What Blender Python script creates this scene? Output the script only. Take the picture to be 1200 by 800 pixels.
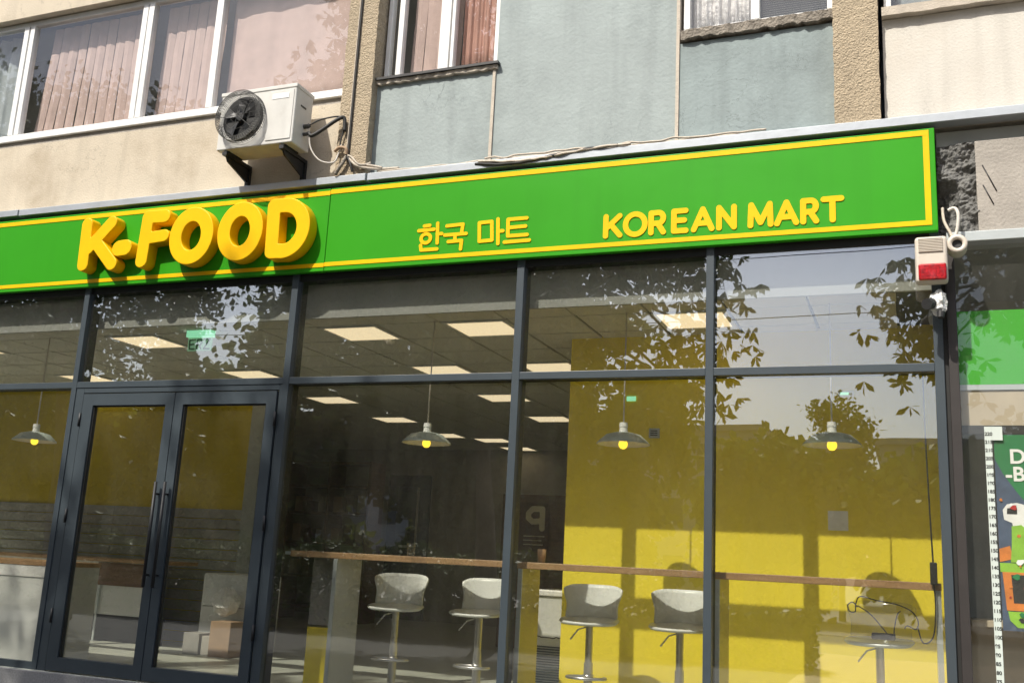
import bpy, bmesh, math, random
import numpy as np
from mathutils import Vector, Matrix

random.seed(7); np.random.seed(7)
S = bpy.context.scene
COL = S.collection
for o in list(bpy.data.objects):
    bpy.data.objects.remove(o)

# ------------------------------------------------------------------ camera
cam_d = bpy.data.cameras.new('camera'); cam = bpy.data.objects.new('camera', cam_d); COL.objects.link(cam)
cam_d.sensor_width = 36.0; cam_d.lens = 36.0 * 1181.7 / 1200.0
cam_d.clip_start = 0.05; cam_d.clip_end = 2000
rt = Vector((0.93040127, 0.36304793, 0.05049422)); up = Vector((0.03195705, -0.21757731, 0.97551979)); fw = Vector((-0.36514684, 0.90601121, 0.21403614))
cam.matrix_world = Matrix(((rt.x, up.x, -fw.x, 0), (rt.y, up.y, -fw.y, -7.0), (rt.z, up.z, -fw.z, 1.6), (0, 0, 0, 1)))
S.camera = cam
# ------------------------------------------------------------------ sky + sun
SUN = Vector((0.42, 1.0, -1.33)).normalized()          # direction the light travels
elev = math.asin(-SUN.z)
w = bpy.data.worlds.new('World'); S.world = w; w.use_nodes = True
nt = w.node_tree
bg = nt.nodes['Background']; bg.inputs['Strength'].default_value = 0.15
sky = nt.nodes.new('ShaderNodeTexSky'); sky.sky_type = 'NISHITA'; sky.sun_disc = False
sky.sun_elevation = elev; sky.sun_rotation = math.atan2(-SUN.x, -SUN.y)
sky.air_density = 1.0; sky.dust_density = 3.2; sky.ozone_density = 1.0
nt.links.new(sky.outputs[0], bg.inputs[0])
ld = bpy.data.lights.new('sun', 'SUN'); ld.energy = 4.5; ld.angle = math.radians(0.5); ld.color = (1.0, 0.95, 0.86)
lo = bpy.data.objects.new('sun', ld); COL.objects.link(lo); lo.location = (-8, -14, 22)
lo.rotation_euler = SUN.to_track_quat('-Z', 'Y').to_euler()
S.view_settings.view_transform = 'Standard'; S.view_settings.look = 'None'; S.view_settings.gamma = 1; S.view_settings.exposure = 0.36
S.render.engine = 'CYCLES'

# ------------------------------------------------------------------ materials
def L(r, g, b):
    f = lambda c: (c / 255 / 12.92) if c / 255 <= 0.04045 else ((c / 255 + 0.055) / 1.055) ** 2.4
    return (f(r), f(g), f(b))
def pm(name, col, rough=0.6, var=0.12, scale=4.0, bump=0.0, bscale=80.0, metal=0.0, spec=0.5, streak=0.0, dirt=None, dscale=1.3, coat=0.0, bdist=0.01, crack=0.0):
    m = bpy.data.materials.new(name); m.use_nodes = True
    t = m.node_tree; n = t.nodes; p = n['Principled BSDF']
    p.inputs['Roughness'].default_value = rough; p.inputs['Metallic'].default_value = metal
    p.inputs['Specular IOR Level'].default_value = spec; p.inputs['Coat Weight'].default_value = coat
    g = n.new('ShaderNodeNewGeometry')
    a = n.new('ShaderNodeTexNoise'); a.inputs['Scale'].default_value = scale; a.inputs['Detail'].default_value = 8; a.inputs['Roughness'].default_value = 0.65
    t.links.new(g.outputs['Position'], a.inputs['Vector'])
    r = n.new('ShaderNodeValToRGB')
    e = r.color_ramp.elements; e[0].position = 0.3; e[1].position = 0.7
    e[0].color = (*[c * (1 - var) for c in col], 1); e[1].color = (*[min(1, c * (1 + var)) for c in col], 1)
    t.links.new(a.outputs['Fac'], r.inputs[0]); out = r.outputs[0]
    if streak:
        mp = n.new('ShaderNodeMapping'); mp.inputs['Scale'].default_value = (7, 7, 0.55)
        s = n.new('ShaderNodeTexNoise'); s.inputs['Scale'].default_value = 1.0; s.inputs['Detail'].default_value = 6
        t.links.new(g.outputs['Position'], mp.inputs[0]); t.links.new(mp.outputs[0], s.inputs['Vector'])
        q = n.new('ShaderNodeMapRange'); q.inputs['From Min'].default_value = 0.5; q.inputs['From Max'].default_value = 0.75
        q.inputs['To Max'].default_value = streak
        t.links.new(s.outputs['Fac'], q.inputs['Value'])
        x = n.new('ShaderNodeMix'); x.data_type = 'RGBA'; x.blend_type = 'MIX'
        t.links.new(q.outputs[0], x.inputs['Factor']); t.links.new(out, x.inputs['A']); x.inputs['B'].default_value = (*[c * 0.45 for c in col], 1)
        out = x.outputs['Result']
    if dirt:
        s = n.new('ShaderNodeTexNoise'); s.inputs['Scale'].default_value = dscale; s.inputs['Detail'].default_value = 9; s.inputs['Roughness'].default_value = 0.7
        t.links.new(g.outputs['Position'], s.inputs['Vector'])
        q = n.new('ShaderNodeMapRange'); q.inputs['From Min'].default_value = 0.48; q.inputs['From Max'].default_value = 0.72; q.inputs['To Max'].default_value = 0.85
        t.links.new(s.outputs['Fac'], q.inputs['Value'])
        x = n.new('ShaderNodeMix'); x.data_type = 'RGBA'
        t.links.new(q.outputs[0], x.inputs['Factor']); t.links.new(out, x.inputs['A']); x.inputs['B'].default_value = (*dirt, 1)
        out = x.outputs['Result']
    if crack:      # hairline cracks: a thin level line of distorted noise, kept to a few places
        s = n.new('ShaderNodeTexNoise'); s.inputs['Scale'].default_value = 1.7; s.inputs['Detail'].default_value = 7; s.inputs['Roughness'].default_value = 0.6; s.inputs['Distortion'].default_value = 0.6
        t.links.new(g.outputs['Position'], s.inputs['Vector'])
        a1 = n.new('ShaderNodeMath'); a1.operation = 'SUBTRACT'; a1.inputs[1].default_value = 0.53; t.links.new(s.outputs['Fac'], a1.inputs[0])
        a2 = n.new('ShaderNodeMath'); a2.operation = 'ABSOLUTE'; t.links.new(a1.outputs[0], a2.inputs[0])
        q = n.new('ShaderNodeMapRange'); q.inputs['From Max'].default_value = 0.0045; q.inputs['To Min'].default_value = crack; q.inputs['To Max'].default_value = 0.0; t.links.new(a2.outputs[0], q.inputs['Value'])
        k2 = n.new('ShaderNodeTexNoise'); k2.inputs['Scale'].default_value = 0.9; t.links.new(g.outputs['Position'], k2.inputs['Vector'])
        q2 = n.new('ShaderNodeMapRange'); q2.inputs['From Min'].default_value = 0.50; q2.inputs['From Max'].default_value = 0.58; t.links.new(k2.outputs['Fac'], q2.inputs['Value'])
        mu = n.new('ShaderNodeMath'); mu.operation = 'MULTIPLY'; t.links.new(q.outputs[0], mu.inputs[0]); t.links.new(q2.outputs[0], mu.inputs[1])
        x = n.new('ShaderNodeMix'); x.data_type = 'RGBA'; t.links.new(mu.outputs[0], x.inputs['Factor']); t.links.new(out, x.inputs['A']); x.inputs['B'].default_value = (*[c * 0.35 for c in col], 1)
        out = x.outputs['Result']
    t.links.new(out, p.inputs['Base Color'])
    if bump:
        b = n.new('ShaderNodeTexNoise'); b.inputs['Scale'].default_value = bscale; b.inputs['Detail'].default_value = 5
        t.links.new(g.outputs['Position'], b.inputs['Vector'])
        k = n.new('ShaderNodeBump'); k.inputs['Strength'].default_value = bump; k.inputs['Distance'].default_value = bdist
        t.links.new(b.outputs['Fac'], k.inputs['Height']); t.links.new(k.outputs[0], p.inputs['Normal'])
    return m
def glass(name, tint, refl=0.14, rough=0.0, wob=0.0, dust=0.0):
    m = bpy.data.materials.new(name); m.use_nodes = True
    t = m.node_tree; n = t.nodes; n.remove(n['Principled BSDF'])
    tr = n.new('ShaderNodeBsdfTransparent'); tr.inputs[0].default_value = (*tint, 1)
    gl = n.new('ShaderNodeBsdfGlossy'); gl.inputs['Roughness'].default_value = rough; gl.inputs[0].default_value = (0.93, 0.96, 1.0, 1)
    fr = n.new('ShaderNodeLayerWeight'); fr.inputs[0].default_value = 0.5          # Schlick: the same from both sides of the sheet
    pw = n.new('ShaderNodeMath'); pw.operation = 'POWER'; pw.inputs[1].default_value = 5.0; t.links.new(fr.outputs['Facing'], pw.inputs[0])
    ad = n.new('ShaderNodeMath'); ad.operation = 'MULTIPLY_ADD'; ad.inputs[1].default_value = 0.9 - refl; ad.inputs[2].default_value = refl; ad.use_clamp = True
    t.links.new(pw.outputs[0], ad.inputs[0])
    mx = n.new('ShaderNodeMixShader'); t.links.new(ad.outputs[0], mx.inputs[0]); t.links.new(tr.outputs[0], mx.inputs[1]); t.links.new(gl.outputs[0], mx.inputs[2])
    t.links.new(mx.outputs[0], n['Material Output'].inputs[0])
    if dust:       # thin streaky dust film, added as a hazy veil that lightens the view through
        df = n.new('ShaderNodeBsdfDiffuse'); df.inputs[0].default_value = (0.62, 0.60, 0.52, 1)
        g2 = n.new('ShaderNodeNewGeometry'); mp = n.new('ShaderNodeMapping'); mp.inputs['Scale'].default_value = (5, 5, 1.1)
        dn = n.new('ShaderNodeTexNoise'); dn.inputs['Scale'].default_value = 1.4; dn.inputs['Detail'].default_value = 8; dn.inputs['Roughness'].default_value = 0.7
        t.links.new(g2.outputs['Position'], mp.inputs[0]); t.links.new(mp.outputs[0], dn.inputs['Vector'])
        q = n.new('ShaderNodeMapRange'); q.inputs['From Min'].default_value = 0.3; q.inputs['From Max'].default_value = 0.8; q.inputs['To Min'].default_value = dust * 0.55; q.inputs['To Max'].default_value = dust * 1.7
        t.links.new(dn.outputs['Fac'], q.inputs['Value'])
        m2 = n.new('ShaderNodeMixShader'); t.links.new(q.outputs[0], m2.inputs[0]); t.links.new(mx.outputs[0], m2.inputs[1]); t.links.new(df.outputs[0], m2.inputs[2])
        t.links.new(m2.outputs[0], n['Material Output'].inputs[0])
    if wob:
        g = n.new('ShaderNodeNewGeometry'); a = n.new('ShaderNodeTexNoise'); a.inputs['Scale'].default_value = 1.1; a.inputs['Detail'].default_value = 1
        t.links.new(g.outputs['Position'], a.inputs['Vector'])
        k = n.new('ShaderNodeBump'); k.inputs['Strength'].default_value = wob; k.inputs['Distance'].default_value = 0.02
        t.links.new(a.outputs['Fac'], k.inputs['Height']); t.links.new(k.outputs[0], gl.inputs['Normal'])
    return m
def emis(name, col, st):
    m = bpy.data.materials.new(name); m.use_nodes = True
    p = m.node_tree.nodes['Principled BSDF']; p.inputs['Base Color'].default_value = (*col, 1)
    p.inputs['Emission Color'].default_value = (*col, 1); p.inputs['Emission Strength'].default_value = st
    return m
def leafmat(name, c1, c2, sc=0.9, tlw=0.12):
    m = pm(name, c1, 0.5, 0.0)
    t = m.node_tree; n = t.nodes; p = n['Principled BSDF']
    r = [x for x in n if x.bl_idname == 'ShaderNodeValToRGB'][0]; r.color_ramp.elements[0].color = (*c1, 1); r.color_ramp.elements[1].color = (*c2, 1)
    a = [x for x in n if x.bl_idname == 'ShaderNodeTexNoise'][0]; a.inputs['Scale'].default_value = sc
    tl = n.new('ShaderNodeBsdfTranslucent'); t.links.new(r.outputs[0], tl.inputs[0])
    p.inputs['Specular IOR Level'].default_value = 0.12; mx = n.new('ShaderNodeMixShader'); mx.inputs[0].default_value = tlw
    t.links.new(p.outputs[0], mx.inputs[1]); t.links.new(tl.outputs[0], mx.inputs[2]); t.links.new(mx.outputs[0], n['Material Output'].inputs[0])
    return m
def wood(name, c1, c2, ax=(1.2, 14, 14)):
    m = pm(name, c1, 0.45, 0.0)
    t = m.node_tree; n = t.nodes
    r = [x for x in n if x.bl_idname == 'ShaderNodeValToRGB'][0]; r.color_ramp.elements[0].color = (*c1, 1); r.color_ramp.elements[1].color = (*c2, 1)
    a = [x for x in n if x.bl_idname == 'ShaderNodeTexNoise'][0]; g = [x for x in n if x.bl_idname == 'ShaderNodeNewGeometry'][0]
    mp = n.new('ShaderNodeMapping'); mp.inputs['Scale'].default_value = ax
    t.links.new(g.outputs['Position'], mp.inputs[0]); t.links.new(mp.outputs[0], a.inputs['Vector']); a.inputs['Scale'].default_value = 2.5
    return m

M = {}
M['cream'] = pm('cream_render', (0.56, 0.49, 0.38), 0.85, 0.06, 2.0, 0.35, 60, streak=0.22, dirt=(0.38, 0.31, 0.22), dscale=1.2, crack=0.5)
M['cream_pale'] = pm('pale_cream_render', (0.58, 0.55, 0.49), 0.85, 0.05, 2.0, 0.3, 60, streak=0.25, dirt=(0.53, 0.48, 0.41), dscale=0.8, crack=0.35)
M['bluegrey'] = pm('blue_grey_render', (0.31, 0.355, 0.35), 0.8, 0.12, 1.4, 0.4, 35, streak=0.28, dirt=(0.20, 0.235, 0.23), dscale=1.0, crack=0.6)
M['bluegrey_dark'] = pm('worn_blue_grey_render', (0.25, 0.30, 0.30), 0.8, 0.14, 1.3, 0.4, 35, streak=0.35, dirt=(0.16, 0.19, 0.19), dscale=1.1, crack=0.5)
M['stucco'] = pm('rough_beige_stucco', (0.44, 0.36, 0.25), 0.95, 0.20, 70, 1.0, 75, dirt=(0.33, 0.27, 0.19), dscale=2.0, bdist=0.02)
M['concrete'] = pm('bare_concrete', (0.36, 0.33, 0.29), 0.9, 0.12, 3, 0.6, 50, streak=0.15, dirt=(0.27, 0.25, 0.22), dscale=1.6)
M['concrete_dark'] = pm('broken_dark_concrete', (0.15, 0.148, 0.14), 0.95, 0.35, 9, 0.7, 55, dirt=(0.07, 0.07, 0.066), dscale=5, bdist=0.015)
M['mortar'] = pm('mortar_strip', (0.52, 0.46, 0.38), 0.9, 0.12, 14, 0.5, 90)
M['sillstone'] = pm('crumbling_sill', (0.26, 0.23, 0.19), 0.95, 0.35, 12, 1.0, 60, bdist=0.02)
M['zinc'] = pm('zinc_flashing', (0.40, 0.43, 0.46), 0.45, 0.12, 3, 0.1, 20, metal=0.3)
M['black'] = pm('black_metal', (0.018, 0.018, 0.018), 0.5, 0.3, 20)
M['blackrub'] = pm('black_rubber', (0.02, 0.02, 0.02), 0.7, 0.3, 20)
M['pvc'] = pm('white_pvc', (0.80, 0.80, 0.78), 0.35, 0.04, 5, dirt=(0.62, 0.61, 0.57), dscale=2.2)
M['green'] = pm('green_sign_sheet', (0.032, 0.295, 0.007), 0.42, 0.06, 0.8, spec=0.2, bump=0.25, bscale=1.6, bdist=0.02, streak=0.10)
M['yellow'] = pm('yellow_letter_paint', (0.86, 0.49, 0.0), 0.45, 0.05, 6, spec=0.2, streak=0.07)
M['frame'] = pm('anthracite_aluminium', (0.046, 0.060, 0.070), 0.42, 0.10, 3, 0.06, 300, spec=0.5)
M['frame_in'] = pm('black_gasket', (0.014, 0.014, 0.013), 0.6, 0.2, 10)
M['brownpost'] = pm('brown_metal', (0.032, 0.027, 0.025), 0.5, 0.12, 6)
M['glass'] = glass('shop_window_glass', (0.98, 0.98, 0.955), 0.165, 0.0, 0.04, 0.012)
M['winglass'] = glass('apartment_window_glass', (0.97, 0.975, 0.98), 0.04, 0.0, 0.05, 0.02)
M['pane_n'] = glass('neighbour_window_glass', (0.97, 0.97, 0.96), 0.035, 0.0, 0.05, 0.02)
M['curtain'] = pm('pink_beige_fabric', (0.52, 0.385, 0.335), 0.9, 0.10, 7, 0.4, 240, streak=0.10)
M['curtain_red'] = pm('faded_red_fabric', (0.46, 0.25, 0.19), 0.9, 0.18, 4, 0.4, 200, streak=0.25)
M['lace'] = pm('white_lace_fabric', (0.62, 0.60, 0.57), 0.9, 0.30, 16, 0.8, 30, bdist=0.03)
M['blind'] = pm('grey_blind', (0.34, 0.38, 0.38), 0.6, 0.06, 5)
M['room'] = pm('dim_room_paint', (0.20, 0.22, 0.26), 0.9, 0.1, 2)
M['acwhite'] = pm('ac_enamel', (0.62, 0.61, 0.57), 0.42, 0.06, 4, streak=0.18, dirt=(0.48, 0.46, 0.42), dscale=3)
M['wire'] = pm('grey_wire', (0.085, 0.083, 0.075), 0.5, 0.5, 60)
M['cablebeige'] = pm('beige_cable', (0.48, 0.42, 0.34), 0.7, 0.2, 30)
M['cablewhite'] = pm('white_cable', (0.62, 0.58, 0.52), 0.6, 0.15, 30)
M['cableblack'] = pm('black_cable', (0.025, 0.024, 0.022), 0.6, 0.2, 30)
M['siren'] = pm('cream_plastic', (0.60, 0.54, 0.46), 0.45, 0.05, 6, dirt=(0.48, 0.42, 0.35), dscale=6)
M['redlens'] = pm('red_lens', (0.36, 0.006, 0.010), 0.2, 0.6, 45, coat=0.6)
M['plasticwhite'] = pm('white_plastic', (0.75, 0.75, 0.73), 0.4, 0.06, 8)
M['bag'] = pm('crumpled_white_plastic', (0.74, 0.74, 0.72), 0.3, 0.15, 30, 0.8, 40, bdist=0.03)
M['floor'] = pm('pale_floor_tile', (0.52, 0.54, 0.47), 0.35, 0.06, 3)
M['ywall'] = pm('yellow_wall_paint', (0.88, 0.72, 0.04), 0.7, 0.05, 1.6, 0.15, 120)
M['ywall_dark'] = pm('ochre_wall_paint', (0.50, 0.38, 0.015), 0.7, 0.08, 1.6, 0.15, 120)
M['plank'] = pm('grey_white_board', (0.30, 0.29, 0.26), 0.7, 0.16, 5, 0.3, 60)
M['greywall'] = pm('grey_wall_paint', (0.34, 0.35, 0.33), 0.8, 0.1, 2)
M['darkwall'] = pm('dark_wall_paint', (0.42, 0.40, 0.35), 0.8, 0.2, 2)
M['tile'] = pm('ceiling_tile', (0.66, 0.65, 0.58), 0.9, 0.06, 3, 0.3, 200)
M['tgrid'] = pm('dark_ceiling_grid', (0.03, 0.03, 0.028), 0.8, 0.1, 3)
M['lamp'] = emis('ceiling_light_diffuser', (1.0, 0.82, 0.54), 0.85)
M['bulb'] = emis('bulb', (1.0, 0.72, 0.05), 1.6)
M['shade'] = pm('grey_green_enamel', (0.46, 0.53, 0.50), 0.3, 0.06, 6)
M['shadewhite'] = pm('white_enamel', (0.75, 0.76, 0.74), 0.4, 0.04, 6)
M['wood'] = wood('bar_wood', (0.30, 0.17, 0.075), (0.46, 0.29, 0.15))
M['wooddark'] = wood('brown_wood_panel', (0.11, 0.060, 0.034), (0.20, 0.11, 0.06), (1, 1, 12))
M['white'] = pm('white_laminate', (0.62, 0.63, 0.61), 0.35, 0.04, 3)
M['yreflect_board'] = pm('yellow_reflection_laminate', (0.55, 0.45, 0.06), 0.4, 0.06, 3)  # white leg boards; the yellow wall's reflection is put into their colour
M['alu'] = pm('brushed_aluminium', (0.50, 0.54, 0.54), 0.35, 0.05, 8, metal=0.3)
M['stool'] = pm('white_stool_shell', (0.76, 0.79, 0.76), 0.35, 0.04, 5)
M['chrome'] = pm('satin_steel', (0.55, 0.55, 0.55), 0.28, 0.06, 12, metal=0.8)
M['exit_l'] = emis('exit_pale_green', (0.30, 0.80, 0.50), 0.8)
M['exit_b'] = emis('exit_face_green', (0.22, 0.46, 0.28), 0.4)
M['exit_d'] = pm('exit_dark_green', (0.006, 0.16, 0.06), 0.5, 0.05)
M['poster_br'] = pm('poster_brown', (0.10, 0.045, 0.028), 0.6, 0.1, 6)
M['poster_wh'] = pm('poster_cream', (0.78, 0.74, 0.60), 0.6, 0.06, 6)
M['banner'] = pm('bright_green_vinyl', (0.032, 0.36, 0.008), 0.5, 0.05, 2)
M['beige'] = pm('beige_board', (0.42, 0.36, 0.26), 0.8, 0.10, 3, streak=0.1)
M['p_green'] = pm('print_green', (0.015, 0.18, 0.055), 0.5, 0.12, 4)
M['p_blue'] = pm('print_slate_blue', (0.055, 0.085, 0.14), 0.5, 0.25, 6)
M['p_lime'] = pm('print_lime', (0.25, 0.50, 0.04), 0.5, 0.2, 10)
M['p_orange'] = pm('print_orange', (0.62, 0.20, 0.03), 0.5, 0.2, 10)
M['p_red'] = pm('print_red', (0.42, 0.03, 0.025), 0.5, 0.2, 10)
M['p_white'] = pm('print_white', (0.75, 0.76, 0.72), 0.5, 0.06, 10)
M['p_dark'] = pm('print_dark', (0.02, 0.022, 0.02), 0.5, 0.3, 10)
M['tape'] = pm('white_tape', (0.56, 0.62, 0.57), 0.5, 0.05, 8)
M['cardboard'] = pm('cardboard', (0.36, 0.25, 0.16), 0.8, 0.1, 6)
M['bark'] = pm('bark', (0.10, 0.075, 0.055), 0.95, 0.4, 9, 1.0, 25, bdist=0.05)
M['leaf'] = leafmat('chestnut_leaf', (0.030, 0.060, 0.012), (0.095, 0.135, 0.026))
M['leaf2'] = leafmat('shrub_leaf', (0.045, 0.085, 0.012), (0.17, 0.18, 0.03), 0.5, 0.3)
M['leaf3'] = leafmat('sunlit_leaf', (0.06, 0.10, 0.012), (0.22, 0.22, 0.03), 0.5, 0.55)  # lighter, more translucent shrub leaf: the sunlit look is put into the material
M['needle'] = leafmat('conifer_leaf', (0.020, 0.045, 0.018), (0.055, 0.085, 0.03))
M['pave'] = pm('concrete_paving', (0.20, 0.185, 0.165), 0.9, 0.12, 2, 0.3, 40, dirt=(0.14, 0.13, 0.12), dscale=0.6)
M['walk'] = pm('worn_asphalt_walk', (0.045, 0.044, 0.041), 0.9, 0.2, 2, 0.4, 60)
M['brickpave'] = pm('warm_paving', (0.36, 0.29, 0.20), 0.9, 0.15, 3, 0.3, 40)
M['asphalt'] = pm('asphalt', (0.055, 0.055, 0.055), 0.95, 0.15, 2, 0.4, 90)
M['ground'] = pm('ground', (0.17, 0.16, 0.12), 0.95, 0.2, 0.3)
M['blockwall'] = pm('far_block_render', (0.36, 0.34, 0.31), 0.9, 0.08, 0.4)
M['blockwin'] = pm('far_block_window', (0.05, 0.06, 0.07), 0.2, 0.1, 1)
M['plinth'] = pm('grey_granite', (0.24, 0.24, 0.24), 0.6, 0.25, 60)
M['clearwrap'] = glass('clear_wrap', (0.93, 0.93, 0.90), 0.04, 0.15)

# ------------------------------------------------------------------ helpers
def origin(o):
    v = Vector((0, 0, 0))
    while o is not None:
        v += o.location; o = o.parent
    return v
class MB:
    def __init__(s): s.v = []; s.f = []
    def add(s, vs, fs):
        b = len(s.v); s.v += [tuple(p) for p in vs]; s.f += [tuple(b + i for i in f) for f in fs]; return s
    def box(s, x0, x1, y0, y1, z0, z1):
        return s.add([(x0, y0, z0), (x1, y0, z0), (x1, y1, z0), (x0, y1, z0), (x0, y0, z1), (x1, y0, z1), (x1, y1, z1), (x0, y1, z1)],
                     [(0, 3, 2, 1), (4, 5, 6, 7), (0, 1, 5, 4), (1, 2, 6, 5), (2, 3, 7, 6), (3, 0, 4, 7)])
    def tube(s, path, r, n=8, cap=True):
        P = [Vector(p) for p in path]; R = r if isinstance(r, (list, tuple)) else [r] * len(P)
        up_ = None; rings = []
        for i, p in enumerate(P):
            d = (P[min(i + 1, len(P) - 1)] - P[max(i - 1, 0)]).normalized()
            if up_ is None: up_ = Vector((0, 0, 1)) if abs(d.z) < 0.9 else Vector((1, 0, 0))
            a = d.cross(up_)
            if a.length < 1e-5: a = d.cross(Vector((0, 1, 0)))
            a.normalize(); b = a.cross(d).normalized(); up_ = b
            rings.append([p + (a * math.cos(2 * math.pi * k / n) + b * math.sin(2 * math.pi * k / n)) * R[i] for k in range(n)])
        vs = [q for g in rings for q in g]; fs = []
        for i in range(len(P) - 1):
            for k in range(n):
                fs.append((i * n + k, i * n + (k + 1) % n, (i + 1) * n + (k + 1) % n, (i + 1) * n + k))
        if cap: fs += [tuple(range(n - 1, -1, -1)), tuple((len(P) - 1) * n + k for k in range(n))]
        return s.add(vs, fs)
    def lathe(s, prof, c=(0, 0, 0), n=28, axis='z'):
        vs = []; fs = []
        for r, h in prof:
            for k in range(n):
                a = 2 * math.pi * k / n; u, v_ = r * math.cos(a), r * math.sin(a)
                q = (u, v_, h) if axis == 'z' else (u, h, v_)
                vs.append((c[0] + q[0], c[1] + q[1], c[2] + q[2]))
        for i in range(len(prof) - 1):
            for k in range(n):
                fs.append((i * n + k, i * n + (k + 1) % n, (i + 1) * n + (k + 1) % n, (i + 1) * n + k))
        return s.add(vs, fs)
    def build(s, name, mat, parent=None, smooth=False, bevel=0.0, seg=2, local=False):
        me = bpy.data.meshes.new(name)
        o = bpy.data.objects.new(name, me)
        if parent is not None:
            o.parent = parent; off = Vector((0, 0, 0)) if local else origin(parent)
        elif local: off = Vector((0, 0, 0))
        else:
            a = np.array(s.v); lo_, hi = a.min(0), a.max(0); off = Vector(((lo_[0] + hi[0]) / 2, (lo_[1] + hi[1]) / 2, lo_[2])); o.location = off
        me.from_pydata([(p[0] - off[0], p[1] - off[1], p[2] - off[2]) for p in s.v], [], s.f)
        me.materials.append(M[mat] if isinstance(mat, str) else mat)
        bm = bmesh.new(); bm.from_mesh(me); bmesh.ops.recalc_face_normals(bm, faces=bm.faces); bm.to_mesh(me); bm.free()
        if smooth: me.polygons.foreach_set('use_smooth', [True] * len(me.polygons))
        COL.objects.link(o)
        if bevel:
            b = o.modifiers.new('bevel', 'BEVEL'); b.width = bevel; b.segments = seg; b.limit_method = 'ANGLE'
        return o
def BX(name, mat, parent, *c, **k): return MB().box(*c).build(name, mat, parent, **k)
def TB(name, mat, parent, path, r, n=8, **k): return MB().tube(path, r, n).build(name, mat, parent, smooth=True, **k)
def tag(o, label, cat, group=None):
    o['label'] = label; o['category'] = cat
    if group: o['group'] = group
    return o
def thing(name, label, cat, loc=(0, 0, 0), group=None):
    o = bpy.data.objects.new(name, None); COL.objects.link(o); o.location = loc; o.empty_display_size = 0.1
    return tag(o, label, cat, group)
def struct(o): o['kind'] = 'structure'; return o
def dup(o, parent=None):
    c = o.copy(); COL.objects.link(c); c.parent = parent
    for ch in [x for x in bpy.data.objects if x.parent == o]: dup(ch, c)
    return c
def smoothpath(P, n=6):
    P = [Vector(p) for p in P]; out = []
    for i in range(len(P) - 1):
        p0, p1, p2, p3 = P[max(i - 1, 0)], P[i], P[i + 1], P[min(i + 2, len(P) - 1)]
        for k in range(n):
            t = k / n
            out.append(0.5 * ((2 * p1) + (p2 - p0) * t + (2 * p0 - 5 * p1 + 4 * p2 - p3) * t * t + (3 * p1 - p0 - 3 * p2 + p3) * t ** 3))
    out.append(P[-1]); return out

# glyphs: union of round strokes, traced to an outline, filled and extruded
def contour(strokes, h):
    segs = []
    for pts, r in strokes:
        for a, b in zip(pts[:-1], pts[1:]): segs.append((a, b, r))
    A = np.array([[s[0][0], s[0][1], s[1][0], s[1][1], s[2]] for s in segs])
    rm = A[:, 4].max() + 3 * h
    x0, x1 = min(A[:, 0].min(), A[:, 2].min()) - rm, max(A[:, 0].max(), A[:, 2].max()) + rm
    z0, z1 = min(A[:, 1].min(), A[:, 3].min()) - rm, max(A[:, 1].max(), A[:, 3].max()) + rm
    xs = np.arange(x0, x1, h); zs = np.arange(z0, z1, h)
    X, Z = np.meshgrid(xs, zs, indexing='ij'); F = np.full(X.shape, 9.0)
    for ax, az, bx, bz, r in A:
        dx, dz = bx - ax, bz - az; l2 = dx * dx + dz * dz + 1e-12
        t = np.clip(((X - ax) * dx + (Z - az) * dz) / l2, 0, 1)
        F = np.minimum(F, np.hypot(X - ax - t * dx, Z - az - t * dz) - r)
    ins = F < 0; nxt = {}
    def ept(k):
        i, j, d = k
        a = F[i, j]; b = F[i + 1, j] if d == 0 else F[i, j + 1]; t = a / (a - b)
        return (xs[i] + (t * h if d == 0 else 0), zs[j] + (t * h if d == 1 else 0))
    for i in range(len(xs) - 1):
        for j in range(len(zs) - 1):
            c = (ins[i, j], ins[i + 1, j], ins[i + 1, j + 1], ins[i, j + 1])
            if all(c) or not any(c): continue
            E4 = [(i, j, 0), (i + 1, j, 1), (i, j + 1, 0), (i, j, 1)]
            en = [k for k in range(4) if c[k] and not c[(k + 1) % 4]]; ex = [k for k in range(4) if not c[k] and c[(k + 1) % 4]]
            for k in en:
                m_ = min(ex, key=lambda e: (e - k) % 4 or 4) if len(ex) > 1 else ex[0]
                nxt[E4[k]] = E4[m_]
    loops = []
    while nxt:
        k0 = next(iter(nxt)); lp = [k0]; k = nxt.pop(k0)
        while k != k0 and k in nxt: lp.append(k); k = nxt.pop(k)
        loops.append([ept(k) for k in lp])
    return loops
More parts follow.
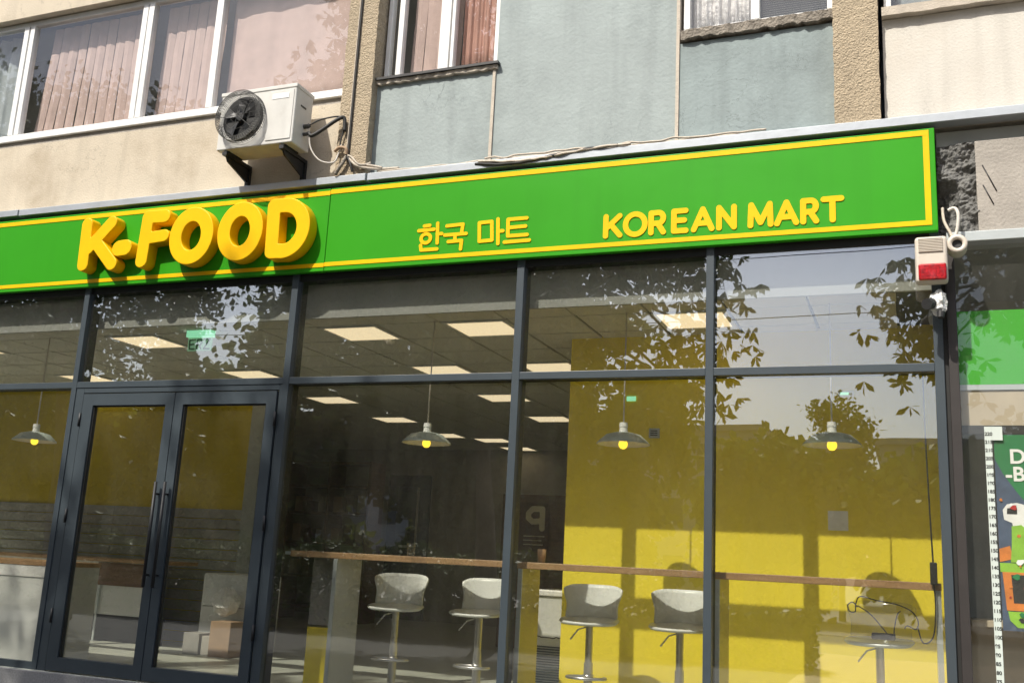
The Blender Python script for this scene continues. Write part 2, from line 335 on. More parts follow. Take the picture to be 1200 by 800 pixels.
def glyph(name, strokes, y_front, depth, mat, parent, h=0.006, bev=0.0):
    cu = bpy.data.curves.new(name, 'CURVE'); cu.dimensions = '2D'; cu.fill_mode = 'BOTH'
    for lp in contour(strokes, h):
        sp = cu.splines.new('POLY'); sp.points.add(len(lp) - 1); sp.use_cyclic_u = True
        for q, p in zip(sp.points, lp): q.co = (p[0], p[1], 0, 1)
    cu.extrude = depth / 2 - bev; cu.bevel_depth = bev; cu.bevel_resolution = 2; cu.offset = -bev
    t = bpy.data.objects.new('tmp', cu); COL.objects.link(t)
    me = bpy.data.meshes.new_from_object(t.evaluated_get(bpy.context.evaluated_depsgraph_get()))
    bpy.data.objects.remove(t); bpy.data.curves.remove(cu)
    n = len(me.vertices); a = np.empty(n * 3); me.vertices.foreach_get('co', a); a = a.reshape(-1, 3)
    off = origin(parent)
    b = np.stack([a[:, 0] - off.x, y_front + depth / 2 - a[:, 2] - off.y, a[:, 1] - off.z], 1)
    me.vertices.foreach_set('co', b.ravel()); me.materials.clear(); me.materials.append(M[mat])
    bm = bmesh.new(); bm.from_mesh(me); bmesh.ops.remove_doubles(bm, verts=bm.verts, dist=1e-5); bmesh.ops.recalc_face_normals(bm, faces=bm.faces); bm.to_mesh(me); bm.free()
    me.name = name; o = bpy.data.objects.new(name, me); COL.objects.link(o); o.parent = parent
    return o
def ell(cx, cz, a, b, n=44, t0=0, t1=360):
    return [(cx + a * math.cos(math.radians(t0 + (t1 - t0) * k / n)), cz + b * math.sin(math.radians(t0 + (t1 - t0) * k / n))) for k in range(n + 1)]
def text_mesh(name, txt, size, x, y, z, mat, parent, off=0.0, mirror=False):
    cu = bpy.data.curves.new(name, 'FONT'); cu.body = txt; cu.size = size; cu.extrude = 0.0008; cu.offset = off
    t = bpy.data.objects.new('tmp', cu); COL.objects.link(t)
    me = bpy.data.meshes.new_from_object(t.evaluated_get(bpy.context.evaluated_depsgraph_get()))
    bpy.data.objects.remove(t); bpy.data.curves.remove(cu)
    o_ = origin(parent)
    for v in me.vertices: v.co = Vector((x + (-v.co.x if mirror else v.co.x) - o_.x, y - v.co.z - o_.y, z + v.co.y - o_.z))
    me.materials.clear(); me.materials.append(M[mat])
    o = bpy.data.objects.new(name, me); COL.objects.link(o); o.parent = parent; return o

# ================================================================== SETTING: ground outside, shop shell
struct(BX('ground', 'ground', None, -300, 300, -300, 60, -0.4, -0.02))
struct(BX('pavement', 'walk', None, -40, 25, -17.0, 0.0, -0.03, 0.0))
pv = struct(BX('paved_path', 'brickpave', None, -1.9, 3.2, -17.0, -2.2, -0.01, 0.004))
for k in range(30): BX('paver_row', 'brickpave', pv, -1.88, 3.18, -16.95 + 0.49 * k, -16.48 + 0.49 * k, 0.002, 0.010)
struct(BX('road', 'asphalt', None, -120, 120, -25.0, -17.25, -0.15, -0.12))
struct(BX('kerb', 'concrete', None, -40, 25, -17.25, -17.0, -0.15, 0.0))
struct(BX('plaza', 'pave', None, -120, 120, -48.0, -25.0, -0.15, -0.005))
FZ = 0.5
fl = struct(BX('floor', 'floor', None, -13.2, 1.4, -0.05, 10.6, FZ - 0.12, FZ))
pl = BX('plinth', 'plinth', None, -10.6, 3.2, -0.10, 0.14, 0.0, FZ - 0.005); tag(pl, 'grey granite plinth under the shop windows', 'plinth')
st = thing('entrance_steps', 'grey granite steps up to the double door', 'steps', (-5.95, -0.5, 0))
for k in range(3): BX('step', 'plinth', st, -7.2, -4.7, -0.10 - 0.3 * (k + 1), -0.105 - 0.3 * k, 0.0, 0.36 - 0.12 * k)
# floor tiles near the glass are pieces
tile_me = None
for i in range(16):
    for j in range(5):
        x0, y0 = -8.6 + i * 0.6, 0.16 + j * 0.6
        if tile_me is None:
            t = BX('floor_tile', 'floor', fl, x0 + 0.003, x0 + 0.597, y0 + 0.003, y0 + 0.597, FZ + 0.001, FZ + 0.006); tile_me = t; bx0, by0 = x0, y0
        else:
            t = tile_me.copy(); COL.objects.link(t); t.location = (x0 - bx0, y0 - by0, 0)
CZ = 3.58
# left wall: ochre above, grey boards below
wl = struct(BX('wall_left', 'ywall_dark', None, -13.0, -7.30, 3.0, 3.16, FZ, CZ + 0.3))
pk = None
for k in range(13):
    z0 = FZ + 0.02 + k * 0.118
    for j in range(3):
        x0 = -13.0 + 1.9 * j
        if pk is None:
            pk = BX('board', 'plank', wl, x0, x0 + 1.893, 2.975, 2.999, z0, z0 + 0.108, bevel=0.004); zz, xx = z0, x0
        else:
            t = pk.copy(); COL.objects.link(t); t.location = (x0 - xx, random.uniform(-0.004, 0.0), z0 - zz)
struct(BX('wall_left_end', 'greywall', None, -7.297, -7.12, 2.95, 3.3, FZ, CZ))
struct(BX('wall_yellow', 'ywall', None, -2.79, 0.235, 1.35, 1.5, FZ, CZ + 0.3))
struct(BX('wall_yellow_side', 'ywall', None, -2.79, -2.66, 1.503, 10.0, FZ, CZ + 0.3))
struct(BX('wall_shop_side', 'greywall', None, 0.24, 0.30, 0.16, 10.0, FZ, CZ + 0.3))
struct(BX('wall_back', 'darkwall', None, -13.2, -2.6, 10.0, 10.15, FZ, CZ + 0.3))
struct(BX('wall_far_left', 'darkwall', None, -13.3, -13.05, 0.2, 10.0, FZ, CZ + 0.3))
struct(BX('wall_wood', 'wooddark', None, -5.25, -2.8, 6.0, 6.1, FZ, 2.52))
# ceiling: dark grid sheet, one tile per piece near the glass
# cut row against the bulkhead
ceil = struct(BX('ceiling', 'tgrid', None, -13.2, 0.235, 0.17, 10.0, CZ + 0.012, CZ + 0.30))
TX, TY = 0.61, 0.585
lights = {(-8, 0), (-4, 0), (0, 0), (2, 0), (5, 0), (-8, 3), (-4, 3), (0, 3), (2, 3), (-4, 6), (0, 6), (-4, 9), (0, 9), (-4, 12), (-3, 13), (-3, 15), (0, 12)}
ct = None; rest = MB()
for m_ in range(0, 16):
    for k in range(-13, 9):
        x0, y0 = -4.94 + TX * k, 0.54 + TY * m_
        x1, y1 = x0 + TX, y0 + TY
        if x1 > 0.24 or y1 > 10 or (k, m_) in lights: continue
        if y0 < 0.17: y0 = 0.172
        if x0 > -2.9 and y0 > 1.35: continue
        if x1 < -7.2 and y0 > 3.0 and m_ < 6 and x0 < -12: continue
        if m_ <= 6 and k >= -9:
            if ct is None:
                ct = BX('ceiling_tile', 'tile', ceil, x0 + 0.013, x1 - 0.013, y0 + 0.013, y1 - 0.013, CZ - 0.004, CZ + 0.010); tx0, ty0 = x0, y0
            else:
                t = ct.copy(); COL.objects.link(t); t.location = (x0 - tx0, y0 - ty0, 0)
        else:
            rest.box(x0 + 0.013, x1 - 0.013, y0 + 0.013, y1 - 0.013, CZ - 0.004, CZ + 0.010)
for k in range(-9, 8): rest.box(-4.94 + TX * k + 0.008, -4.94 + TX * (k + 1) - 0.008, 0.17, 0.532, CZ - 0.004, CZ + 0.010)
r_ = rest.build('ceiling_tile', 'tile', ceil); r_['kind'] = 'stuff'
lroot = None
for (k, m_) in sorted(lights, key=lambda q: (q[1], q[0])):
    x0, y0 = -4.94 + TX * k, 0.54 + TY * m_
    where = 'front row just behind the shop window' if m_ == 0 else ('second row from the shop window' if m_ == 3 else 'deep inside the dark hall')
    lab = 'square warm ceiling light panel, ' + where; gr = 'ceiling light panels ' + where
    if lroot is None:
        lroot = thing('ceiling_light', lab, 'ceiling light', (x0, y0, CZ - 0.01), gr)
        f = MB()
        for a in ((0.012, 0.598, 0.012, 0.045), (0.012, 0.598, 0.54, 0.573), (0.012, 0.045, 0.0455, 0.5395), (0.565, 0.598, 0.0455, 0.5395)): f.box(a[0], a[1], a[2], a[3], -0.004, 0.018)
        f.build('frame', 'shadewhite', lroot, local=True)
        MB().box(0.046, 0.564, 0.046, 0.539, 0.002, 0.014).build('diffuser', 'lamp', lroot, local=True)
    else:
        r = dup(lroot); r.location = (x0, y0, CZ - 0.01); r['label'] = lab; r['group'] = gr
# bulkhead strip above the ceiling edge, behind the glass
struct(BX('bulkhead', 'greywall', None, -10.4, 0.235, 0.135, 0.165, 3.545, 3.95))

# ================================================================== APARTMENT BUILDING
ab = thing('apartment_building', 'old apartment block with cream and blue grey panels above the green sign', 'building', (-4, 0.2, 0))
ZB, ZT = 4.672, 8.2
def panel(mat, x0, x1, z0, z1, y=0.02, name='wall_panel', **k): return BX(name, mat, ab, x0, x1, y, y + 0.22, z0, z1, **k)
panel('cream', -10.6, -4.49, ZB, 5.462)
panel('cream', -10.6, -4.49, 6.90, ZT, -0.03)
panel('bluegrey', -4.24, -3.118, ZB, 5.565)
panel('bluegrey', -3.092, -1.588, ZB, ZT)
panel('bluegrey_dark', -1.562, -0.415, ZB, 5.565)
panel('cream_pale', -0.098, 3.2, ZB, 5.53, 0.03)
panel('bluegrey', -4.24, -3.118, 7.2, ZT); panel('bluegrey', -1.562, -0.415, 7.2, ZT); panel('cream_pale', -0.098, 3.2, 7.2, ZT, 0.03)
for x in (-3.105, -1.575): BX('joint_strip', 'mortar', ab, x - 0.0125, x + 0.0125, 0.006, 0.2, ZB, 5.60 if x < -3 else ZT)
def pilaster(x0, x1):
    nx, nz = 10, 90; m_ = MB(); y0 = -0.075; vs = []; fs = []
    zs = np.linspace(ZB, ZT, nz); xs = np.linspace(x0, x1, nx)
    for z in zs:
        for x in xs:
            e = 0 if x0 < x < x1 else 1
            vs.append((x + (random.uniform(-.004, .004) if e else 0), y0 + random.uniform(-.001, .001), z))
    for j in range(nz - 1):
        for i in range(nx - 1): fs.append((j * nx + i, j * nx + i + 1, (j + 1) * nx + i + 1, (j + 1) * nx + i))
    b = len(vs)
    for z in zs: vs += [(x0, 0.25, z), (x1, 0.25, z)]
    for j in range(nz - 1):
        fs.append((j * nx, (j + 1) * nx, b + 2 * (j + 1), b + 2 * j)); fs.append((j * nx + nx - 1, b + 2 * j + 1, b + 2 * (j + 1) + 1, (j + 1) * nx + nx - 1))
    m_.add(vs, fs); o = m_.build('pilaster', 'stucco', ab); return o
pilaster(-4.50, -4.205); pilaster(-0.43, -0.125)
# zinc flashing over the signs, three lengths
for a, b, dz in ((-10.6, -8.06, 0.004), (-8.04, -4.185, 0.0), (-4.165, 3.2, -0.004)):
    m_ = MB(); z0, z1 = 4.660 + dz, 4.722 + dz
    m_.add([(a, -0.095, z0), (b, -0.095, z0), (b, -0.095, z1), (a, -0.095, z1), (a, 0.019, z1 + 0.03), (b, 0.019, z1 + 0.03), (a, 0.019, z0), (b, 0.019, z0), ],
           [(0, 1, 2, 3), (3, 2, 5, 4), (0, 6, 7, 1), (0, 3, 4, 6), (1, 7, 5, 2), (6, 4, 5, 7)])
    m_.build('flashing', 'zinc', ab, bevel=0.003)
# sills
BX('window_sill', 'pvc', ab, -10.6, -4.51, 0.005, 0.30, 5.52, 5.558, bevel=0.004)
BX('sill_bed', 'concrete', ab, -10.6, -4.505, 0.035, 0.24, 5.465, 5.518)
BX('window_sill', 'black', ab, -4.20, -3.06, -0.035, 0.20, 5.600, 5.622)
def crumble(name, mat, x0, x1, y, z0, z1, amp, n=40):
    m_ = MB(); vs = []; fs = []
    for i in range(n + 1):
        x = x0 + (x1 - x0) * i / n
        zb = z0 + random.uniform(-amp, amp); yy = y + random.uniform(-amp, amp) * 0.6
        vs += [(x, yy, zb), (x, yy - 0.004, z1), (x, 0.2, z1), (x, 0.2, zb)]
    for i in range(n):
        for k in range(4): fs.append((4 * i + k, 4 * i + (k + 1) % 4, 4 * i + 4 + (k + 1) % 4, 4 * i + 4 + k))
    fs += [(0, 3, 2, 1), (4 * n, 4 * n + 1, 4 * n + 2, 4 * n + 3)]
    return m_.add(vs, fs).build(name, mat, ab)
crumble('sill_bed', 'mortar', -4.20, -3.075, -0.012, 5.568, 5.598, 0.008)
crumble('window_sill', 'sillstone', -1.55, -0.425, -0.02, 5.585, 5.655, 0.012)
crumble('window_sill', 'mortar', -0.10, 3.2, -0.03, 5.535, 5.60, 0.004, 60)
# windows
def window(x0, x1, z0, z1, y, muls, fr=0.055, label=None):
    w_ = MB()
    w_.box(x0, x1, y, y + 0.07, z0, z0 + fr); w_.box(x0, x1, y, y + 0.07, z1 - fr, z1)
    w_.box(x0, x0 + fr, y, y + 0.07, z0 + fr, z1 - fr); w_.box(x1 - fr, x1, y, y + 0.07, z0 + fr, z1 - fr)
    o = w_.build('window', 'pvc', ab, bevel=0.004)
    ed = [x0 + fr] + [v for q in muls for v in q] + [x1 - fr]
    for a, b in muls: BX('mullion', 'pvc', o, a, b, y - 0.004, y + 0.066, z0 + fr, z1 - fr, bevel=0.004)
    for i in range(0, len(ed), 2): BX('pane', 'winglass', o, ed[i] - 0.005, ed[i + 1] + 0.005, y + 0.03, y + 0.034, z0 + fr - 0.005, z1 - fr + 0.005)
    return o
window(-10.6, -4.50, 5.56, 6.89, 0.05, [(-8.545, -8.48), (-8.46, -8.40), (-6.975, -6.91), (-6.90, -6.835), (-6.065, -5.99)])
window(-4.19, -3.112, 5.625, 7.18, 0.08, [(-4.08, -4.03), (-3.67, -3.575), (-3.56, -3.53)], 0.04)
window(-1.545, -0.425, 5.657, 7.18, 0.06, [(-1.03, -0.965)], 0.05)
window(-0.085, 3.2, 5.602, 7.18, 0.06, [(1.0, 1.08)], 0.05)
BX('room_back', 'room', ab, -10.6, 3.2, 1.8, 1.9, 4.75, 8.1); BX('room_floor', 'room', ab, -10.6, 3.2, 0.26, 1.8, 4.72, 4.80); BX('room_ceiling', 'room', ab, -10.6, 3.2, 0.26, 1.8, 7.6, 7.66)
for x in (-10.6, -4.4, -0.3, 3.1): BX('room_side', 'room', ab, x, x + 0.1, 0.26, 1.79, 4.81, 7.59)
# right side: lintel over the neighbour shop
BX('recess_face', 'greywall', ab, 0.225, 3.2, 0.04, 0.24, 4.525, 4.63)  # darker grey stands in for the shade under the flashing
BX('lintel', 'concrete', ab, 0.46, 3.2, -0.02, 0.24, 3.885, 4.522, bevel=0.006)
# broken patch at the end of the lintel
from mathutils import noise as mn
vs = []; fs = []; n1, n2 = 34, 80
for j in range(n2 + 1):
    for i in range(n1 + 1):
        u, v = i / n1, j / n2
        y = 0.025 + 0.040 * mn.fractal(Vector((u * 2.2, 0, v * 6)), 0.9, 2.1, 5) + 0.012 * mn.noise(Vector((u * 12, 3, v * 30))) - 0.015 * u + (0.16 * max(0, 1 - abs(v - .28) * 3.2) ** 0.5 * max(0, 1 - u * 1.9) ** 0.5)
        vs.append((0.222 + 0.245 * u + (0.02 * mn.noise(Vector((v * 14, 1, 1))) if i == n1 else 0), y, 3.885 + 0.637 * v))
for j in range(n2):
    for i in range(n1): fs.append((j * (n1 + 1) + i, j * (n1 + 1) + i + 1, (j + 1) * (n1 + 1) + i + 1, (j + 1) * (n1 + 1) + i))
MB().add(vs, fs).build('broken_patch', 'concrete_dark', ab)
BX('lintel_backing', 'concrete_dark', ab, 0.19, 0.47, 0.21, 0.24, 3.885, 4.522)
BX('ledge', 'alu', ab, 0.26, 3.2, -0.045, 0.16, 3.815, 3.882, bevel=0.004)
for (a, b) in (((0.50, 4.345), (0.578, 4.155)), ((0.498, 4.205), (0.556, 4.065))):
    TB('slit', 'black', ab, [(a[0], -0.021, a[1]), (b[0], -0.021, b[1])], 0.0045, 6)
BX('backing_wall', 'frame_in', ab, -10.6, 0.215, 0.0, 0.24, 3.965, 4.655)  # blackened so the gap between flashing and sign reads as shadow

# curtains: each slat a piece
def slats(name, label, mat, xs, wd, z0, z1, y, lean=0.0, rot=8):
    t = thing(name, label, 'curtain', ((xs[0] + xs[-1]) / 2, y, z0))
    for i, x in enumerate(xs):
        a = math.radians(rot + random.uniform(-4, 4)); m_ = MB(); dx, dy = wd / 2 * math.cos(a), wd / 2 * math.sin(a)
        ln = lean[i] if isinstance(lean, list) else lean
        vs = []; N = 5
        for k in range(N + 1):
            z = z0 + (z1 - z0) * k / N; xx_ = x + ln * (1 - k / N) ** 1.5 + random.uniform(-.004, .004)
            bow = 0.008
            vs += [(xx_ - dx, y - dy, z), (xx_, y - bow, z), (xx_ + dx, y + dy, z), (xx_ + dx, y + dy + .003, z), (xx_, y - bow + .003, z), (xx_ - dx, y - dy + .003, z)]
        fs = []
        for k in range(N):
            for c in range(6): fs.append((6 * k + c, 6 * k + (c + 1) % 6, 6 * k + 6 + (c + 1) % 6, 6 * k + 6 + c))
        m_.add(vs, fs).build('slat', mat, t, smooth=False)
    return t
def drape(name, label, mat, x0, x1, z0, z1, y, amp=0.012, waves=9, cat='curtain'):
    m_ = MB(); n = 70; vs = []; fs = []; ph = [random.uniform(0, 6) for _ in range(3)]
    for k in range(7):
        z = z0 + (z1 - z0) * k / 6
        for i in range(n + 1):
            u = i / n; yy = y + amp * (math.sin(u * waves * 6.28 + ph[0] + 0.4 * math.sin(k)) + 0.5 * math.sin(u * waves * 2.3 * 6.28 + ph[1]))
            vs.append((x0 + (x1 - x0) * u, yy, z))
    for k in range(6):
        for i in range(n): fs.append((k * (n + 1) + i, k * (n + 1) + i + 1, (k + 1) * (n + 1) + i + 1, (k + 1) * (n + 1) + i))
    o = m_.add(vs, fs).build(name, mat, None, smooth=True)
    s_ = o.modifiers.new('thick', 'SOLIDIFY'); s_.thickness = 0.004
    return tag(o, label, cat)
nS = 11
slats('vertical_blind', 'pink beige vertical slat blind leaning in the window left of the air conditioner', 'curtain', [-8.24 + i * 0.122 for i in range(nS)], 0.106, 5.60, 6.86, 0.22, [-0.10 * (1 - i / nS) ** 2 for i in range(nS)], 6)
slats('vertical_blind', 'pink beige vertical slat blind behind the narrow sash beside the air conditioner', 'curtain', [-6.735 + i * 0.122 for i in range(6)], 0.112, 5.60, 6.86, 0.22, -0.03, 5)
drape('curtain', 'plain pink beige curtain behind the air conditioner, next to the stucco pilaster', 'curtain', -5.96, -4.56, 5.58, 6.86, 0.20, 0.006, 3)
drape('curtain', 'pale bluish sheer curtain at the outer end of the long window', 'blind', -10.4, -8.62, 5.58, 6.86, 0.25, 0.03, 10)
slats('vertical_blind', 'dusty pink slat blind in the open window beside the stucco pilaster', 'curtain', [-3.93, -3.81, -3.69, -3.57], 0.112, 5.64, 7.1, 0.22, -0.02, 4)
drape('curtain', 'reddish brown curtain against the blue grey wall', 'curtain_red', -3.50, -3.13, 5.64, 7.1, 0.20, 0.012, 5)
drape('lace_curtain', 'white patterned lace curtain above the crumbling sill', 'lace', -1.49, -1.04, 5.68, 7.1, 0.16, 0.02, 6)
vb = thing('venetian_blind', 'grey horizontal venetian blind beside the lace curtain', 'blind', (-0.7, 0.16, 5.68))
for k in range(34):
    z = 5.685 + 0.018 * k
    MB().add([(-0.95, 0.145, z), (-0.48, 0.145, z), (-0.48, 0.165, z + 0.013), (-0.95, 0.165, z + 0.013), (-0.95, 0.146, z - 0.001), (-0.48, 0.146, z - 0.001), (-0.48, 0.166, z + 0.012), (-0.95, 0.166, z + 0.012)],
             [(0, 1, 2, 3), (7, 6, 5, 4), (0, 4, 5, 1), (1, 5, 6, 2), (2, 6, 7, 3), (3, 7, 4, 0)]).build('slat', 'blind', vb)
drape('curtain', 'grey curtain behind the window over the pale cream panel', 'blind', 0.0, 3.0, 5.63, 7.1, 0.25, 0.02, 12)

# ================================================================== SHOPFRONT
sf = thing('shopfront', 'anthracite framed glass shopfront with a double door under the green sign', 'shopfront', (-4, 0, FZ))
ZH = 3.96
MU = [(-10.4, -10.34), (-9.30, -9.24), (-7.115, -7.057), (-4.845, -4.783), (-2.797, -2.737), (-1.333, -1.277), (0.158, 0.216)]
for i, (a, b) in enumerate(MU):
    o = BX('mullion', 'frame', sf, a, b, -0.03, 0.02, FZ, ZH, bevel=0.003)
    BX('mullion_core', 'frame_in', o, a + 0.004, b - 0.004, 0.021, 0.13, FZ, ZH)
TZ0, TZ1 = 2.952, 3.008
for (a, b) in zip(MU[:-1], MU[1:]):
    o = BX('transom', 'frame', sf, a[1] + 0.0005, b[0] - 0.0005, -0.028, 0.02, TZ0, TZ1, bevel=0.003)
    BX('transom_core', 'frame_in', o, a[1], b[0], 0.021, 0.125, TZ0 + 0.004, TZ1 - 0.004)
    BX('header', 'frame_in', sf, a[1], b[0], -0.01, 0.12, 3.84, ZH)
    BX('glass_pane', 'glass', sf, a[1] - 0.004, b[0] + 0.004, 0.006, 0.010, TZ1 + 0.002, 3.842)
    if a[0] != -7.115:
        BX('glass_pane', 'glass', sf, a[1] - 0.004, b[0] + 0.004, 0.006, 0.010, FZ + 0.05, TZ0 - 0.002)
        o = BX('bottom_rail', 'frame', sf, a[1] + 0.0005, b[0] - 0.0005, -0.028, 0.02, FZ, FZ + 0.06)
# double door
o = MB().box(-7.056, -6.965, -0.022, 0.03, FZ, 2.951).box(-4.885 + 0.012, -4.846, -0.022, 0.03, FZ, 2.951).box(-6.9645, -4.8735, -0.022, 0.03, 2.905, 2.951).build('door_frame', 'frame', sf, bevel=0.003)
def leaf(x0, x1, g0, g1, hx):
    z0, z1, gz1, gz0 = FZ + 0.01, 2.895, 2.79, FZ + 0.12
    m_ = MB(); y0, y1 = -0.034, 0.03
    m_.box(x0, g0, y0, y1, z0, z1); m_.box(g1, x1, y0, y1, z0, z1); m_.box(g0, g1, y0, y1, gz1, z1); m_.box(g0, g1, y0, y1, z0, gz0)
    d = m_.build('door', 'frame', sf)
    BX('glass_pane', 'glass', d, g0, g1, 0.004, 0.008, gz0, gz1)
    b = MB()
    for q in ((g0, g0 + 0.012, gz0, gz1), (g1 - 0.012, g1, gz0, gz1)): b.box(q[0], q[1], -0.020, 0.003, q[2], q[3])
    b.box(g0 + 0.0125, g1 - 0.0125, -0.020, 0.003, gz1 - 0.012, gz1); b.build('glazing_bead', 'frame_in', d)
    h_ = MB().tube([(hx, -0.085, 1.25), (hx, -0.085, 2.12)], 0.014, 10)
    for z in (1.35, 2.02): h_.tube([(hx, -0.085, z), (hx, -0.03, z)], 0.009, 8)
    h_.build('handle', 'black', d, smooth=True)
leaf(-6.950, -5.930, -6.832, -6.020, -5.975); leaf(-5.922, -4.885, -5.832, -4.980, -5.877)
for x in (-6.958, -4.878):
    for z in (0.9, 1.75, 2.6): TB('hinge', 'black', sf, [(x, -0.04, z), (x, -0.04, z + 0.12)], 0.011, 8)

# ================================================================== SIGN
sg = thing('shop_sign', 'long bright green shop sign with yellow border and raised yellow lettering', 'sign', (-4, -0.08, 3.89))
SY = -0.08
for a, b in ((-10.55, -4.516), (-4.512, 0.213)):
    BX('sign_panel', 'green', sg, a, b, SY, -0.031, 3.891, 4.622, bevel=0.006, seg=3)
for i, c in enumerate(((-10.5, -4.516, 4.562, 4.600), (-4.512, 0.176, 4.570, 4.608), (-10.5, -4.516, 3.928, 3.962), (-4.512, 0.176, 3.932, 3.966), (0.138, 0.176, 3.9665, 4.5695))):
    BX('border_strip', 'yellow', sg, c[0], c[1], SY - 0.004, SY + 0.001, c[2], c[3])
R6 = 0.063
big = {
 'K': [([(-7.040, 4.458), (-7.028, 4.070)], R6), ([(-6.752, 4.455), (-6.985, 4.225)], R6), ([(-6.900, 4.270), (-6.692, 4.058)], R6)],
 '-': [([(-6.628, 4.198), (-6.556, 4.202)], 0.076)],
 'F': [([(-6.335, 4.470), (-6.352, 4.064)], 0.065), ([(-6.335, 4.472), (-6.148, 4.468)], 0.062), ([(-6.34, 4.270), (-6.132, 4.285)], 0.058)],
 'O': [(ell(-5.831, 4.260, 0.170, 0.198), 0.067)],
 'O2': [(ell(-5.316, 4.263, 0.168, 0.200), 0.067)],
 'D': [([(-4.988, 4.462), (-4.972, 4.058), (-4.90, 4.056)] + ell(-4.868, 4.256, 0.190, 0.203, 28, -90, 90) + [(-4.988, 4.462)], 0.066)]}
for k, s_ in big.items():
    glyph('letter', s_, -0.200, 0.118, 'yellow', sg, 0.007, 0.008)
def off(st_, dx, dz, sc=1.0, r=None): return [([(x * sc + dx, z * sc + dz) for x, z in p], r or q) for p, q in st_]
rk = 0.0145
kor = [
 [([(-3.600, 4.214), (-3.552, 4.216)], rk), ([(-3.648, 4.177), (-3.512, 4.180)], rk), (ell(-3.580, 4.108, 0.042, 0.038, 24), rk), ([(-3.482, 4.228), (-3.475, 4.062)], rk), ([(-3.480, 4.138), (-3.440, 4.138)], rk), ([(-3.622, 4.052), (-3.615, 4.012), (-3.474, 4.012)], rk)],
 [([(-3.398, 4.199), (-3.258, 4.203), (-3.266, 4.128)], rk), ([(-3.412, 4.123), (-3.226, 4.123)], rk), ([(-3.322, 4.120), (-3.320, 4.075)], rk), ([(-3.378, 4.066), (-3.262, 4.068), (-3.266, 3.998)], rk)],
 [([(-3.116, 4.203), (-3.010, 4.206), (-3.000, 4.052), (-3.108, 4.050), (-3.116, 4.203)], rk), ([(-2.958, 4.222), (-2.948, 4.020)], rk), ([(-2.953, 4.122), (-2.912, 4.122)], rk)],
 [([(-2.716, 4.212), (-2.872, 4.212), (-2.868, 4.076), (-2.708, 4.076)], rk), ([(-2.870, 4.144), (-2.724, 4.146)], rk), ([(-2.894, 4.028), (-2.688, 4.030)], rk)]]
for g in kor: glyph('letter', g, SY - 0.006, 0.006, 'yellow', sg, 0.0035)
A5 = {'K': [[(0, 1), (0, 0)], [(0.95, 1), (0.08, 0.42)], [(0.34, 0.58), (0.98, 0)]], 'O': [ell(0.5, 0.5, 0.56, 0.52, 36)],
      'R': [[(0, 0), (0, 1), (0.5, 1)] + ell(0.55, 0.73, 0.36, 0.27, 16, 90, -90) + [(0.0, 0.46)], [(0.5, 0.46), (0.92, 0)]],
      'E': [[(0.86, 1), (0, 1), (0, 0), (0.88, 0)], [(0, 0.52), (0.76, 0.52)]], 'A': [[(0, 0), (0.5, 1), (1, 0)], [(0.2, 0.3), (0.8, 0.3)]],
      'N': [[(0, 0), (0, 1), (0.95, 0), (0.95, 1)]], 'M': [[(0, 0), (0.04, 1), (0.5, 0.12), (0.96, 1), (1, 0)]], 'T': [[(0, 1), (1, 1)], [(0.5, 1), (0.5, 0)]]}
rl = 0.0205
for ch, x0, x1 in (('K', -2.078, -1.966), ('O', -1.918, -1.786), ('R', -1.732, -1.632), ('E', -1.562, -1.462), ('A', -1.416, -1.286), ('N', -1.234, -1.122), ('M', -1.012, -0.872), ('A', -0.828, -0.698), ('R', -0.650, -0.556), ('T', -0.512, -0.396)):
    glyph('letter', [([(x0 + (x1 - x0) * u, 4.017 + 0.152 * v) for u, v in p], rl) for p in A5[ch]], SY - 0.006, 0.006, 'yellow', sg, 0.004)
# ================================================================== AIR CONDITIONER AND CABLES
ac = thing('air_conditioner', 'white outdoor air conditioner with round fan cage on the cream wall', 'air conditioner', (-5.15, 0.02, 4.8))
AX0, AX1, AY0, AY1, AZ0, AZ1 = -5.537, -4.765, -0.36, -0.10, 4.956, 5.487
BX('body', 'acwhite', ac, AX0, AX1, AY0, AY1, AZ0, AZ1, bevel=0.012, seg=3)
BX('lid', 'acwhite', ac, AX0 - 0.006, AX1 + 0.006, AY0 - 0.006, AY1 + 0.006, AZ1 - 0.030, AZ1 + 0.006, bevel=0.006)
BX('service_panel', 'acwhite', ac, -5.035, -4.785, AY0 - 0.006, AY0 - 0.0005, AZ0 + 0.035, AZ1 - 0.045, bevel=0.003)
BX('badge', 'pvc', ac, -5.00, -4.83, AY0 - 0.009, AY0 - 0.0065, 5.365, 5.415)
FC = (-5.286, 5.226); fr_ = 0.225
MB().lathe([(0.0, -0.013), (0.19, -0.013), (0.205, -0.003)], (FC[0], AY0, FC[1]), 40, 'y').build('fan_recess', 'frame_in', ac)
bl = MB()
for k in range(5):
    a = 2 * math.pi * k / 5 + 0.3
    vs = []
    for r0 in (0.04, 0.11, 0.18):
        for da, dy in ((-0.28, -0.020), (0.28, -0.040)): vs.append((FC[0] + r0 * math.cos(a + da), AY0 + dy, FC[1] + r0 * math.sin(a + da)))
    bl.add(vs, [(0, 1, 3, 2), (2, 3, 5, 4)])
bl.lathe([(0, -0.05), (0.035, -0.048), (0.045, -0.02)], (FC[0], AY0, FC[1]), 16, 'y')
bl.build('fan', 'black', ac)
cg = MB()
def ring(r0, dy, th, n=40): cg.tube([(FC[0] + r0 * math.cos(2 * math.pi * k / n), AY0 + dy, FC[1] + r0 * math.sin(2 * math.pi * k / n)) for k in range(n + 1)], th, 5, False)
for i in range(5): ring(fr_ + 0.006, -0.008 - i * 0.017, 0.0020)
for r0 in (0.230, 0.217, 0.204, 0.191): ring(r0, -0.082, 0.0024)
for r0 in (0.13, 0.07): ring(r0, -0.088, 0.0009)
cg.build('fan_cage', 'wire', ac)
sp = MB()
